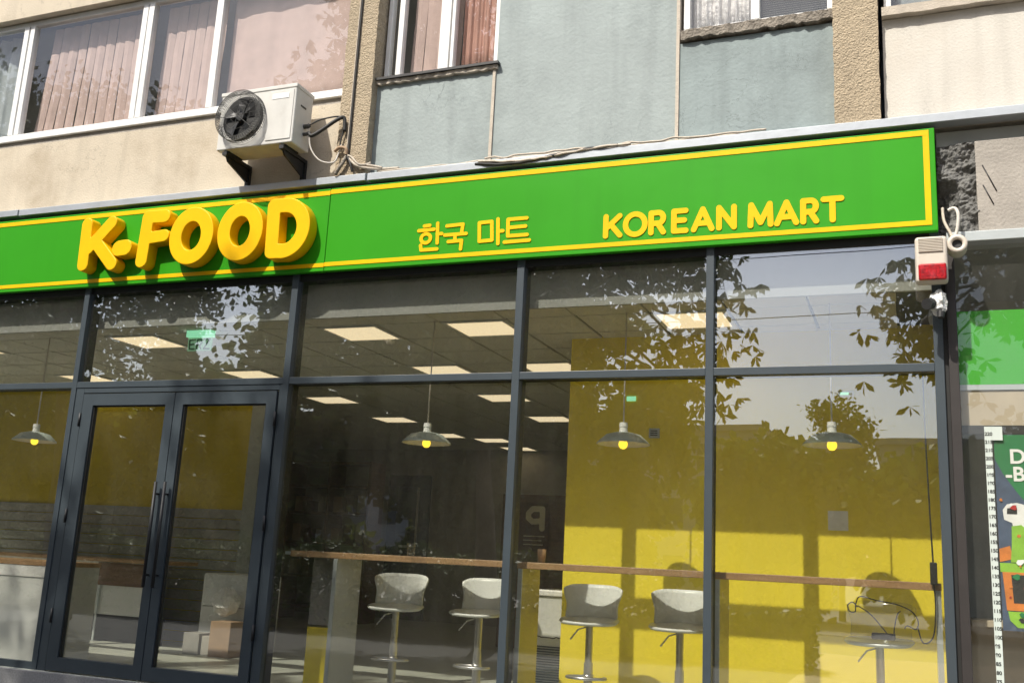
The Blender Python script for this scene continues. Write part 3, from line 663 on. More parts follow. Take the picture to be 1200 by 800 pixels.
for k in range(60):
    a = 2 * math.pi * k / 60
    sp.tube([(FC[0] + 0.19 * math.cos(a), AY0 - 0.083, FC[1] + 0.19 * math.sin(a)), (FC[0] + 0.231 * math.cos(a + .05), AY0 - 0.083, FC[1] + 0.231 * math.sin(a + .05)), (FC[0] + 0.231 * math.cos(a + .05), AY0 - 0.004, FC[1] + 0.231 * math.sin(a + .05))], 0.0022, 4, False)
for a, b in ((2.5, 5.6), (0.6, 3.75), (1.5, 4.6), (0.05, 3.2)):
    sp.tube([(FC[0] + 0.195 * math.cos(a), AY0 - 0.086, FC[1] + 0.195 * math.sin(a)), (FC[0] + 0.195 * math.cos(b), AY0 - 0.086, FC[1] + 0.195 * math.sin(b))], 0.0025, 4, False)
sp.build('cage_spokes', 'wire', ac)
for x in (-5.47, -4.89):
    m_ = MB().box(x, x + 0.045, -0.355, 0.015, 4.912, 4.943).box(x, x + 0.045, -0.012, 0.018, 4.76, 4.9115)
    m_.add([(x + 0.015, -0.33, 4.914), (x + 0.03, -0.33, 4.914), (x + 0.03, -0.0125, 4.914), (x + 0.015, -0.0125, 4.914), (x + 0.015, -0.30, 4.87), (x + 0.03, -0.30, 4.87), (x + 0.03, -0.0125, 4.78), (x + 0.015, -0.0125, 4.78)],
           [(0, 1, 2, 3), (4, 7, 6, 5), (0, 4, 5, 1), (1, 5, 6, 2), (2, 6, 7, 3), (3, 7, 4, 0)])
    m_.build('bracket', 'black', ac)
    BX('foot', 'blackrub', ac, x - 0.005, x + 0.05, -0.33, -0.14, 4.944, 4.955)
for z, r0 in ((5.16, 0.020), (5.09, 0.016)): TB('valve', 'wire', ac, [(-4.768, -0.2, z), (-4.73, -0.2, z), (-4.71, -0.2, z + 0.01)], r0, 10)
BX('handle_slot', 'black', ac, -4.767, -4.762, -0.28, -0.20, 5.315, 5.33)
def cable(name, label, pts, r0, mat, cat='cable', group=None):
    return tag(TB(name, mat, None, smoothpath(pts), r0, 7), label, cat, group)
cable('refrigerant_pipe', 'thick black insulated pipe from the air conditioner to the pilaster', [(-4.71, -0.2, 5.10), (-4.68, -0.2, 5.07), (-4.60, -0.18, 5.12), (-4.48, -0.14, 5.22), (-4.43, -0.11, 5.24), (-4.42, -0.105, 5.12)], 0.017, 'cableblack', 'pipe')
cable('thin_black_cable', 'thin black cable looping above the insulated pipe', [(-4.71, -0.2, 5.17), (-4.61, -0.18, 5.22), (-4.46, -0.13, 5.25), (-4.425, -0.10, 5.20), (-4.45, -0.10, 5.05), (-4.46, -0.09, 4.97)], 0.007, 'cableblack')
cable('white_cable', 'thin white cable sagging in a loop beside the air conditioner', [(-4.71, -0.2, 5.09), (-4.68, -0.19, 4.95), (-4.60, -0.16, 4.85), (-4.49, -0.12, 4.84), (-4.46, -0.10, 4.93), (-4.44, -0.10, 5.0)], 0.007, 'cablewhite')
cable('dark_cable', 'dark cable running straight up the stucco pilaster', [(-4.375, -0.088, 4.86), (-4.372, -0.088, 5.4), (-4.368, -0.088, 6.2), (-4.365, -0.088, 8.1)], 0.008, 'cableblack')
cable('pale_cable', 'pale cable running up the stucco pilaster beside the dark one', [(-4.393, -0.087, 4.87), (-4.388, -0.087, 5.3), (-4.386, -0.087, 6.2), (-4.380, -0.087, 8.1)], 0.006, 'cablebeige')
kn = thing('cable_knot', 'tangle of beige and brown cables at the foot of the stucco pilaster', 'cables', (-4.3, -0.09, 4.72))
for pts, r0, mt in (([(-4.50, -0.10, 4.95), (-4.44, -0.12, 4.97), (-4.38, -0.12, 4.95), (-4.375, -0.11, 4.90)], 0.014, 'cardboard'),
                    ([(-4.375, -0.10, 4.90), (-4.40, -0.11, 4.84), (-4.44, -0.11, 4.78), (-4.475, -0.10, 4.735)], 0.016, 'sillstone'),
                    ([(-4.375, -0.10, 4.90), (-4.34, -0.11, 4.84), (-4.32, -0.11, 4.79), (-4.31, -0.10, 4.745)], 0.012, 'cableblack'),
                    ([(-4.38, -0.10, 4.90), (-4.32, -0.12, 4.87), (-4.25, -0.12, 4.80), (-4.20, -0.09, 4.80), (-4.17, -0.05, 4.83)], 0.010, 'cablebeige'),
                    ([(-4.36, -0.10, 4.88), (-4.28, -0.12, 4.80), (-4.22, -0.10, 4.775), (-4.10, -0.06, 4.765), (-3.9, -0.04, 4.76)], 0.012, 'cablebeige'),
                    ([(-4.26, -0.10, 4.775), (-4.20, -0.08, 4.80), (-4.13, -0.07, 4.79), (-4.05, -0.06, 4.77)], 0.011, 'mortar')):
    TB('cable_strand', mt, kn, smoothpath(pts), r0, 7)
def run(x0, x1, y, z, r0, mat, label, sag=0.006, dip=None):
    n = 26; P = []
    for i in range(n + 1):
        u = i / n; x = x0 + (x1 - x0) * u
        d = dip[2] * math.exp(-((x - dip[0]) / dip[1]) ** 2) if dip else 0
        P.append((x, y + d * -0.15 + random.uniform(-.006, .006), z + random.uniform(-sag, sag) - d))
    tag(TB('roof_cable', mat, None, smoothpath(P, 3), r0, 6), label, 'cable')
run(-4.1, -1.1, -0.045, 4.742, 0.009, 'cablebeige', 'beige cable lying along the zinc flashing against the blue grey wall')
run(-3.1, -0.9, -0.09, 4.738, 0.008, 'cablebeige', 'second beige cable lying loose on the zinc flashing', 0.010)
run(-3.15, -1.9, -0.098, 4.735, 0.010, 'cablebeige', 'beige cable drooping over the edge of the zinc flashing', 0.003, (-2.75, 0.42, 0.050))
run(-3.18, -2.0, -0.092, 4.735, 0.012, 'cableblack', 'black cable drooping over the edge of the zinc flashing', 0.003, (-2.85, 0.40, 0.065))

# ================================================================== ALARM SIREN, SECURITY CAMERAS
sr = thing('alarm_siren', 'cream wall alarm siren with red flasher lens at the sign end', 'alarm', (0.16, -0.16, 3.49))
BX('housing', 'siren', sr, 0.062, 0.256, -0.25, -0.155, 3.492, 3.80, bevel=0.022, seg=4)
for k in range(9): BX('louvre', 'siren', sr, 0.083, 0.228, -0.259, -0.249, 3.695 + k * 0.0105, 3.700 + k * 0.0105)
BX('lens', 'redlens', sr, 0.078, 0.246, -0.270, -0.245, 3.502, 3.612, bevel=0.020, seg=3)
for k in range(4): BX('lens_rib', 'redlens', sr, 0.10 + 0.036 * k, 0.112 + 0.036 * k, -0.273, -0.266, 3.525, 3.590)
BX('mount', 'siren', sr, 0.09, 0.22, -0.156, -0.029, 3.55, 3.76)
sc = thing('security_camera', 'round white bullet camera with dark lens on the brown post', 'camera', (0.31, -0.2, 3.68))
MB().lathe([(0.030, -0.055), (0.034, -0.075), (0.058, -0.075), (0.062, -0.066), (0.062, 0.05), (0.045, 0.07), (0, 0.07)], (0.316, -0.16, 3.745), 28, 'y').build('barrel', 'siren', sc, smooth=True)
MB().lathe([(0, -0.050), (0.0335, -0.052)], (0.316, -0.16, 3.745), 24, 'y').build('lens', 'black', sc)
TB('arm', 'siren', sc, smoothpath([(0.316, -0.10, 3.78), (0.30, -0.07, 3.83), (0.29, -0.04, 3.85)]), 0.014, 8)
cable('loop_cable', 'pale cable hooked in a loop above the bullet camera', [(0.30, -0.10, 3.80), (0.325, -0.11, 3.88), (0.335, -0.11, 3.98), (0.315, -0.10, 4.03), (0.275, -0.09, 4.02)], 0.011, 'cablewhite')
cable('camera_cable', 'beige cable coming out of the broken concrete to the bullet camera', [(0.245, -0.03, 4.06), (0.25, -0.06, 3.96), (0.285, -0.09, 3.86), (0.30, -0.10, 3.80)], 0.010, 'cablebeige')
c2 = thing('wrapped_camera', 'small security camera wrapped in white plastic below the siren', 'camera', (0.19, -0.2, 3.32))
m_ = MB(); vs = []; fs = []; nu, nv = 16, 10
for j in range(nv + 1):
    for i in range(nu):
        th = math.pi * j / nv; ph = 2 * math.pi * i / nu; q = 1 + random.uniform(-.22, .14)
        vs.append((0.193 + 0.056 * q * math.sin(th) * math.cos(ph), -0.17 + 0.06 * q * math.sin(th) * math.sin(ph), 3.372 + 0.082 * q * math.cos(th)))
for j in range(nv):
    for i in range(nu): fs.append((j * nu + i, j * nu + (i + 1) % nu, (j + 1) * nu + (i + 1) % nu, (j + 1) * nu + i))
m_.add(vs, fs).build('wrap', 'bag', c2)
MB().tube([(0.165, -0.17, 3.37), (0.120, -0.255, 3.345)], 0.036, 14).build('hood', 'blackrub', c2, smooth=False)
MB().tube([(0.205, -0.21, 3.30), (0.20, -0.22, 3.26)], [0.026, 0.02], 10).build('joint', 'black', c2)
TB('arm', 'plasticwhite', c2, [(0.20, -0.15, 3.36), (0.19, -0.03, 3.38)], 0.016, 8)

# ================================================================== NEIGHBOUR SHOPFRONT
nb = thing('neighbour_shopfront', 'neighbouring shop window in a brown metal frame under the concrete lintel', 'shopfront', (1.5, 0.05, FZ))
BX('post', 'brownpost', nb, 0.243, 0.302, -0.04, 0.12, 0.45, 3.813, bevel=0.004)
BX('gasket', 'frame_in', nb, 0.217, 0.2425, -0.01, 0.10, 0.45, 3.813)
BX('glass_pane', 'pane_n', nb, 0.303, 3.0, 0.060, 0.064, 0.55, 3.812)
BX('cross_bar', 'frame_in', nb, 0.303, 3.0, 0.070, 0.11, 2.555, 2.612)
BX('post', 'brownpost', nb, 3.0, 3.06, -0.04, 0.12, 0.45, 3.813)
BX('bottom_rail', 'brownpost', nb, 0.303, 3.0, 0.03, 0.12, 0.45, 0.549)
bn = BX('banner', 'banner', None, 0.306, 2.98, 0.084, 0.088, 2.880, 3.372); tag(bn, 'bright green banner strip inside the neighbouring shop window', 'banner')
gb = BX('backing_board', 'beige', None, 0.306, 2.98, 0.090, 0.100, 2.613, 2.842); tag(gb, 'beige board strip below the green banner', 'board')
gs = BX('rail_strip', 'alu', None, 0.306, 2.98, 0.080, 0.100, 2.844, 2.878); tag(gs, 'thin grey strip between green banner and beige board', 'strip')
po = thing('window_poster', 'green poster with white letters in the neighbouring shop window', 'poster', (0.9, 0.075, 1.45))
PY = 0.072
BX('sheet', 'p_blue', po, 0.488, 1.40, PY, PY + 0.003, 1.35, 2.552)
def blob(name, mat, pts, y, d=0.0012):
    n = len(pts); m_ = MB().add([(x, y, z) for x, z in pts] + [(x, y - d, z) for x, z in pts], [tuple(range(n - 1, -1, -1)), tuple(range(n, 2 * n))] + [(k, (k + 1) % n, n + (k + 1) % n, n + k) for k in range(n)])
    return m_.build(name, mat, po)
blob('print', 'p_green', [(0.489, 2.551), (1.399, 2.551), (1.399, 2.17), (0.95, 2.02), (0.68, 2.09), (0.60, 2.20), (0.53, 2.31), (0.489, 2.40)], PY - 0.0004)
blob('print', 'p_white', [(0.525, 2.02), (0.52, 2.08), (0.545, 2.115), (0.60, 2.125), (0.64, 2.115), (0.655, 2.06), (0.65, 1.93), (0.58, 1.93), (0.57, 2.0)], PY - 0.0010)
blob('print', 'p_dark', [(0.542, 2.055), (0.545, 2.09), (0.60, 2.098), (0.60, 2.055)], PY - 0.0024)
blob('print', 'p_lime', [(0.565, 1.98), (0.62, 1.99), (0.66, 1.95), (0.685, 1.85), (0.67, 1.76), (0.55, 1.76), (0.56, 1.86)], PY - 0.0028)
blob('print', 'p_red', [(0.665, 1.93), (0.75, 1.93), (0.77, 1.78), (0.70, 1.76), (0.67, 1.83)], PY - 0.0034)
blob('print', 'p_orange', [(0.489, 1.84), (0.55, 1.86), (0.565, 1.78), (0.489, 1.76)], PY - 0.0016)
blob('print', 'p_lime', [(0.489, 1.755), (1.399, 1.755), (1.399, 1.70), (0.489, 1.70)], PY - 0.0010)
blob('print', 'p_orange', [(0.50, 1.70), (1.399, 1.70), (1.399, 1.47), (0.515, 1.47)], PY - 0.0022)
blob('print', 'p_dark', [(0.548, 1.685), (1.399, 1.685), (1.399, 1.515), (0.555, 1.515)], PY - 0.0036)
blob('print', 'p_orange', [(0.66 + 0.045 * math.cos(a / 16 * 6.283), 1.60 + 0.05 * math.sin(a / 16 * 6.283)) for a in range(16)], PY - 0.0050)
blob('print', 'p_lime', [(0.52, 1.465), (1.399, 1.465), (1.399, 1.37), (0.57, 1.37), (0.53, 1.41)], PY - 0.0022)
text_mesh('lettering', 'Dhu', 0.125, 0.572, PY - 0.0045, 2.372, 'p_white', po, 0.003)
text_mesh('lettering', '-Bălc', 0.125, 0.545, PY - 0.0045, 2.262, 'p_white', po, 0.003)
for k in range(26):
    x, z = random.uniform(0.51, 0.74), random.uniform(1.38, 2.15); r0 = random.uniform(0.006, 0.02)
    blob('print', random.choice(['p_red', 'p_lime', 'p_orange', 'p_dark', 'p_white', 'p_green']), [(x + r0 * random.uniform(.6, 1.5) * math.cos(a / 9 * 6.283), z + r0 * random.uniform(.6, 1.2) * math.sin(a / 9 * 6.283)) for a in range(9)], PY - 0.0052 - 0.0002 * k)
ru = thing('measuring_strip', 'white printed height strip stuck beside the green poster', 'strip', (0.47, 0.056, 1.0))
MB().add([(0.436, 0.058, 2.602), (0.478, 0.058, 2.602), (0.478, 0.058, 1.0), (0.436, 0.058, 1.0), (0.436, 0.0545, 2.602), (0.478, 0.0545, 2.602), (0.478, 0.0545, 1.0), (0.436, 0.0545, 1.0)],
         [(0, 1, 2, 3), (7, 6, 5, 4), (0, 4, 5, 1), (1, 5, 6, 2), (2, 6, 7, 3), (3, 7, 4, 0)]).build('strip', 'tape', ru)
BX('head', 'tape', ru, 0.4785, 0.540, 0.0545, 0.058, 2.515, 2.602)
for k in range(30): text_mesh('lettering', str(220 - 5 * k), 0.030, 0.437, 0.0535, 2.545 - k * 0.052, 'p_dark', ru, 0.0008)
struct(BX('neighbour_wall_back', 'darkwall', None, 0.31, 3.1, 1.6, 1.7, 0.45, 3.9)); struct(BX('neighbour_floor', 'plank', None, 0.31, 3.1, 0.13, 1.6, 0.35, 0.45)); struct(BX('neighbour_ceiling', 'greywall', None, 0.31, 3.1, 0.13, 1.6, 3.82, 3.88))
sh = thing('shop_shelf', 'beige shelf unit behind the neighbouring shop window', 'shelf', (0.9, 0.35, 0.45))
BX('shelf_board', 'beige', sh, 0.32, 1.6, 0.22, 0.62, 1.36, 1.40); BX('shelf_front', 'beige', sh, 0.32, 1.6, 0.62, 0.66, 0.45, 1.355); BX('shelf_board', 'beige', sh, 0.32, 1.6, 0.22, 0.615, 0.9, 0.94)
# ================================================================== SHOP INTERIOR
# bar counter along the glass, right of the door
BZ = 1.612
bars = []
for lab, x0, x1, legs in (('long wooden bar counter along the glass right of the double door', -4.72, -2.80, [(-4.31, 'white')]),
                          ('long wooden bar counter in front of the yellow wall', -2.775, 0.15, [(-2.735, 'yreflect_board'), (-1.285, 'yreflect_board'), (0.115, 'white')])):
    b = thing('bar_counter', lab, 'counter', ((x0 + x1) / 2, 0.35, FZ))
    BX('top', 'wood', b, x0, x1, 0.14, 0.56, BZ - 0.048, BZ, bevel=0.004)
    for lx, mt in legs:
        l = BX('leg_panel', mt, b, lx, lx + 0.03, 0.158, 0.54, FZ + 0.007, BZ - 0.049)
        BX('edge_trim', 'alu', l, lx - 0.002, lx + 0.032, 0.143, 0.157, FZ + 0.007, BZ - 0.049)
BX('end_bracket', 'alu', [o for o in bpy.data.objects if o.name == 'bar_counter'][0], -4.782, -4.721, 0.16, 0.20, BZ - 0.035, BZ - 0.010)
b0 = [o for o in bpy.data.objects if o.name == 'bar_counter'][0]
BX('end_panel', 'plank', b0, -4.72, -4.315, 0.50, 0.52, 1.02, BZ - 0.049); BX('lower_panel', 'ywall', b0, -4.72, -4.315, 0.495, 0.52, FZ + 0.007, 1.0)
lc = thing('white_counter', 'white fronted counter with wooden top left of the double door', 'counter', (-8.4, 0.4, FZ))
BX('top', 'wood', lc, -9.2, -7.13, 0.14, 0.66, 1.36, 1.402, bevel=0.004); BX('front_panel', 'white', lc, -9.2, -7.14, 0.155, 0.19, FZ + 0.007, 1.359); BX('rim', 'pvc', lc, -9.2, -7.14, 0.146, 0.1545, 1.26, 1.359)
BX('side_panel', 'white', lc, -7.17, -7.14, 0.1905, 0.65, FZ + 0.007, 1.359)
for x, lab in ((-3.72, 'small clear tumbler standing on the bar counter before the dark hall'), (-2.62, 'small amber tumbler standing on the bar by the yellow wall end')):
    g_ = MB().lathe([(0, 0.0), (0.028, 0.0), (0.034, 0.10), (0.031, 0.10), (0.026, 0.008), (0, 0.008)], (x, 0.32, BZ + 0.001), 18).build('tumbler', 'clearwrap' if x < -3 else 'wood', None, smooth=True); tag(g_, lab, 'tumbler')
# bar stool
def make_stool():
    t = thing('bar_stool', 'x', 'bar stool', (0, 0, FZ))
    m_ = MB(); n = 32; ringN = []
    prof = [(0.0, 0.685), (0.6, 0.680), (0.93, 0.690), (1.0, 0.705), (0.97, 0.716), (0.6, 0.704), (0.0, 0.700)]
    vs = []; fs = []
    for s_, z in prof:
        for k in range(n):
            a = 2 * math.pi * k / n; ca, sa = math.cos(a), math.sin(a)
            r = 1 / ((abs(ca) ** 3 + abs(sa) ** 3) ** (1 / 3))
            x, y = 0.225 * s_ * r * ca, 0.185 * s_ * r * sa
            vs.append((x, y - 0.02, z - (0.02 * max(0, -sa) * s_ ** 2) + 0.012 * max(0, sa) * s_))
    for i in range(len(prof) - 1):
        for k in range(n): fs.append((i * n + k, i * n + (k + 1) % n, (i + 1) * n + (k + 1) % n, (i + 1) * n + k))
    m_.add(vs, fs).build('seat', 'stool', t, smooth=True, local=True)
    m_ = MB(); vs = []; fs = []; nu, nv = 24, 9
    for j in range(nv + 1):
        v = j / nv
        wd = 0.185 + 0.03 * math.sin((v * 1.25 - 0.1) * math.pi * 0.5) + 0.012 * math.cos(v * 6.28)
        for i in range(nu + 1):
            u = -1 + 2 * i / nu; a = u * math.radians(72)
            top = 0.968 - 0.035 * abs(u) ** 4; zz_ = 0.712 + (top - 0.712) * v - 0.0
            vs.append((wd * math.sin(a) / math.sin(math.radians(72)), 0.02 + 0.155 * math.cos(a) + 0.045 * v, zz_))
    for j in range(nv):
        for i in range(nu): fs.append((j * (nu + 1) + i, j * (nu + 1) + i + 1, (j + 1) * (nu + 1) + i + 1, (j + 1) * (nu + 1) + i))
    o = m_.add(vs, fs).build('backrest', 'stool', t, smooth=True, local=True); s_ = o.modifiers.new('t', 'SOLIDIFY'); s_.thickness = 0.014; s_.offset = 0
    MB().lathe([(0, 0.68), (0.028, 0.68), (0.028, 0.40), (0.034, 0.40), (0.034, 0.03), (0, 0.03)], (0, 0, 0), 18).build('post', 'chrome', t, smooth=False, local=True)
    MB().lathe([(0, 0.040), (0.06, 0.038), (0.20, 0.014), (0.205, 0.0075), (0, 0.0075)], (0, 0, 0), 32).build('base', 'chrome', t, smooth=True, local=True)
    f = MB(); P = [(0.0, -0.03, 0.30)] + [(0.145 * math.cos(a), -0.09 + 0.085 * math.sin(a), 0.30) for a in [math.radians(60 + 300 * k / 24 + 30) for k in range(25)]]
    f.tube(P, 0.012, 7); f.lathe([(0.033, 0.285), (0.042, 0.285), (0.042, 0.315), (0.033, 0.315)], (0, 0, 0), 16); f.build('footrest', 'chrome', t, smooth=True, local=True)
    MB().tube([(0.0, 0.0, 0.665), (-0.075, -0.06, 0.64), (-0.13, -0.09, 0.565)], 0.006, 6).build('lever', 'chrome', t, smooth=True, local=True)
    return t
stool = make_stool()
spots = [(-3.96, 0.60, 14, 'white bar stool under the bar counter, beside its grey leg panel'), (-3.22, 0.60, -4, 'white bar stool under the bar counter, farther along from the grey leg panel'),
         (-2.31, 0.60, 8, 'white bar stool by the yellow wall, nearer its dark free end'), (-1.62, 0.60, 6, 'white bar stool in the middle of the yellow wall bar'),
         (-0.245, 0.62, -6, 'bar stool wrapped in clear plastic with black wire, at the bar end')]
for i, (x, y, a, lab) in enumerate(spots):
    o = stool if i == 0 else dup(stool)
    o.location = (x, y, FZ); o.rotation_euler = (0, 0, math.radians(a)); o['label'] = lab; o['group'] = 'bar stools under the bar counter'
for ch in o.children:
    if ch.name.startswith('backrest'):
        ch.data = ch.data.copy(); ch.data.materials[0] = M['clearwrap']; ch['label'] = 'clear see-through backrest'
    if ch.name.startswith('seat'):
        ch.data = ch.data.copy(); ch.data.materials[0] = M['alu']
# clear wrap and black wire on the last stool
wr = MB(); vs = []; fs = []; nu, nv = 22, 12
for j in range(nv + 1):
    for i in range(nu + 1):
        u, v = i / nu, j / nv
        vs.append((-0.34 + 0.32 * u + random.uniform(-.008, .008), 0.40 - 0.03 * math.sin(u * 3.14) + random.uniform(-.012, .012), 1.40 + 0.25 * v * (1 - 0.12 * math.sin(u * 9)) + random.uniform(-.006, .006)))
for j in range(nv):
    for i in range(nu): fs.append((j * (nu + 1) + i, j * (nu + 1) + i + 1, (j + 1) * (nu + 1) + i + 1, (j + 1) * (nu + 1) + i))
tag(wr.add(vs, fs).build('plastic_wrap', 'clearwrap', None, smooth=True), 'sheet of clear crumpled plastic hung over the stool at the bar end', 'plastic sheet')
W0 = [(-0.37, 0.34, 1.43), (-0.40, 0.34, 1.46), (-0.43, 0.34, 1.44), (-0.42, 0.34, 1.40), (-0.385, 0.34, 1.40), (-0.38, 0.34, 1.45), (-0.35, 0.34, 1.50), (-0.25, 0.34, 1.48), (-0.12, 0.34, 1.46), (-0.03, 0.34, 1.42), (0.005, 0.34, 1.36), (-0.01, 0.34, 1.31), (-0.06, 0.34, 1.33), (-0.08, 0.34, 1.31)]
wi = thing('wire_scroll', 'bent black wire scroll on the wrapped stool', 'wire', (-0.2, 0.34, 1.24))
TB('wire_strand', 'cableblack', wi, smoothpath(W0), 0.0045, 6)
TB('wire_strand', 'cableblack', wi, smoothpath([(-0.37, 0.345, 1.44), (-0.28, 0.345, 1.38), (-0.18, 0.345, 1.26), (-0.15, 0.345, 1.23)]), 0.0045, 6)
TB('wire_strand', 'cableblack', wi, smoothpath([(-0.15, 0.345, 1.235), (-0.14, 0.345, 1.32), (-0.12, 0.345, 1.40), (-0.10, 0.345, 1.42)]), 0.0045, 6)
tag(BX('black_phone', 'black', None, -0.29, -0.14, 0.44, 0.54, 1.225, 1.265, bevel=0.006), 'small black device lying on the wrapped stool', 'device')
hc = thing('power_cable', 'black power cable with adapter hanging at the bar end', 'cable', (0.1, 0.11, 1.25))
TB('cord', 'cableblack', hc, smoothpath([(0.085, 0.10, 2.95), (0.088, 0.10, 2.5), (0.098, 0.10, 2.0), (0.105, 0.10, 1.74)]), 0.006, 6)
BX('adapter', 'black', hc, 0.085, 0.128, 0.085, 0.13, 1.60, 1.74, bevel=0.006)
TB('cord', 'cableblack', hc, smoothpath([(0.105, 0.108, 1.60), (0.11, 0.115, 1.45), (0.09, 0.12, 1.28), (0.03, 0.12, 1.24), (0.0, 0.12, 1.34)]), 0.005, 6)

# pendant lamps
def make_pendant():
    t = thing('pendant_lamp', 'x', 'pendant lamp', (0, 0, 2.6), 'pendant lamps along the window')
    MB().lathe([(0.205, 0.0), (0.200, 0.012), (0.135, 0.072), (0.075, 0.088), (0.035, 0.095)], (0, 0, 0), 36).build('lamp_shade', 'shade', t, smooth=True, local=True)
    MB().lathe([(0.203, 0.001), (0.196, 0.010), (0.133, 0.066), (0.075, 0.082), (0.0, 0.084)], (0, 0, 0), 36).build('shade_lining', 'shadewhite', t, smooth=True, local=True)
    MB().lathe([(0, 0.17), (0.030, 0.168), (0.034, 0.135), (0.030, 0.13), (0.034, 0.092), (0, 0.092)], (0, 0, 0), 20).build('socket', 'shadewhite', t, local=True)
    MB().tube([(0, 0, 0.165), (0, 0, CZ - 2.53 - 0.005)], 0.006, 8).build('cord', 'cablewhite', t, smooth=True, local=True)
    MB().lathe([(0, -0.036), (0.018, -0.032), (0.032, -0.016), (0.036, 0.004), (0.028, 0.028), (0.014, 0.05), (0, 0.052)], (0, 0, 0), 20).build('bulb', 'bulb', t, smooth=True, local=True)
    return t
pen = make_pendant()
for i, (x, y, lab) in enumerate(((-8.03, 0.5, 'grey green pendant lamp left of the double door'), (-3.74, 0.5, 'grey green pendant lamp against the dark hall'),
                              (-2.06, 0.5, 'grey green pendant lamp before the free end of the yellow wall'), (-0.526, 0.5, 'pale grey pendant lamp over the bar end by the alarm siren'))):
    o = pen if i == 0 else dup(pen); o.location = (x, y, 2.53); o['label'] = lab
# exit sign
ex = thing('exit_sign', 'small green exit sign hanging from the ceiling above the door', 'exit sign', (-6.17, 0.5, 3.38))
BX('box', 'exit_l', ex, -6.315, -6.035, 0.47, 0.54, 3.515, 3.585, bevel=0.004); BX('plate', 'exit_b', ex, -6.305, -6.03, 0.497, 0.505, 3.385, 3.514)
re_ = 0.0075
for g in ([([(-6.222, 3.492), (-6.285, 3.488), (-6.28, 3.405), (-6.225, 3.402)], re_), ([(-6.28, 3.446), (-6.235, 3.448)], re_)],
          [([(-6.20, 3.402), (-6.195, 3.492), (-6.155, 3.492), (-6.145, 3.462), (-6.16, 3.44), (-6.195, 3.44)], re_), ([(-6.165, 3.425), (-6.150, 3.405)], re_)],
          [([(-6.125, 3.493), (-6.055, 3.495), (-6.118, 3.402), (-6.055, 3.402)], re_)]):
    glyph('letter', g, 0.4935, 0.003, 'exit_d', ex, 0.004)
# small fittings on the yellow wall and columns
th = thing('thermostat', 'small grey thermostat on the yellow wall', 'thermostat', (-2.02, 1.345, 2.69)); BX('case', 'alu', th, -2.065, -1.975, 1.325, 1.349, 2.69, 2.772, bevel=0.004)
for k in range(3): BX('slot', 'frame_in', th, -2.05, -1.99, 1.3215, 1.3245, 2.71 + k * 0.018, 2.717 + k * 0.018)
tag(BX('wall_label', 'exit_l', None, -2.27, -2.19, 1.340, 1.349, 3.01, 3.05), 'tiny pale green label high on the yellow wall', 'label')  # label glows with the exit sign's emissive green, though it is no lamp
tag(BX('wall_label', 'p_white', None, -0.53, -0.415, 1.340, 1.349, 3.03, 3.07), 'tiny white and blue label high on the yellow wall by the bar end', 'label')
MB().box(-0.515, -0.45, 1.3385, 1.3395, 3.04, 3.06).build('print', 'exit_l', [o for o in bpy.data.objects if o.name.startswith('wall_label') and o.location.x > -1][0])  # print glows too, same emissive green, no lamp behind it
tag(BX('reflection_sheet', 'p_white', None, -0.625, -0.475, 1.343, 1.349, 1.975, 2.125), 'pale square on the yellow wall standing in for a reflection', 'reflection')  # white sheet put in place of a reflection in the shop glass
sd = thing('smoke_detector', 'white round smoke detector on the ceiling', 'detector', (-4.72, 1.1, CZ - 0.05)); MB().lathe([(0, -0.045), (0.03, -0.04), (0.05, -0.012), (0.05, 0.0), (0, 0.0)], (-4.50, 1.12, CZ - 0.006), 20).build('case', 'shadewhite', sd, smooth=True)
# hall behind: shelves, back door, poster, freezer, counter, cabinet, boxes
sv = thing('shelf_unit', 'tall dark shelf unit deep in the dark hall', 'shelf', (-9.2, 8.2, FZ))
for x in (-10.1, -9.3, -8.52): BX('upright', 'wooddark', sv, x, x + 0.05, 8.0, 8.5, FZ, 3.15)
for z in (0.7, 1.2, 1.75, 2.25, 2.7, 3.10): BX('shelf_board', 'wooddark', sv, -10.045, -8.525, 8.03, 8.48, z, z + 0.04)
for k in range(18):
    z = (1.24, 1.79, 2.29)[k // 6]; x = -9.98 + (k % 6) * 0.235 + (0.06 if k % 6 > 2 else 0)
    if k % 6 == 3: x += 0.0
    tag(BX('storage_box', ('cardboard', 'wooddark', 'darkwall')[k % 3], None, x, x + 0.15, 8.1, 8.4, z + 0.001, z + random.uniform(0.18, 0.32)), 'dim storage box on the %s shelf of the dark shelf unit' % ('low', 'middle', 'high')[k // 6], 'box', 'boxes on the %s shelf of the dark unit' % ('low', 'middle', 'high')[k // 6])
bd = thing('back_door', 'dark back door with a tall bright window edge', 'door', (-8.7, 9.95, FZ))
BX('door_panel', 'frame_in', bd, -9.15, -8.30, 9.93, 9.99, FZ, 3.1); BX('window', 'frame', bd, -8.95, -8.5, 9.915, 9.929, 1.78, 2.9)
BX('bright_edge', 'shadewhite', bd, -8.545, -8.505, 9.905, 9.9145, 1.80, 2.88); BX('bright_sill', 'shadewhite', bd, -8.86, -8.55, 9.905, 9.9145, 1.78, 1.82)
pp = thing('wall_poster', 'brown wall poster with a large cream letter, beside the yellow wall', 'poster', (-4.77, 5.99, 1.77))
BX('sheet', 'poster_br', pp, -4.99, -4.56, 5.985, 5.998, 1.77, 2.41); BX('border', 'wooddark', pp, -5.01, -4.54, 5.9985, 5.9995, 1.75, 2.43)
glyph('letter', [([(-4.66, 2.07), (-4.66, 2.33), (-4.80, 2.33), (-4.86, 2.27), (-4.86, 2.21), (-4.80, 2.16), (-4.68, 2.17)], 0.038)], 5.9815, 0.003, 'poster_wh', pp, 0.012)
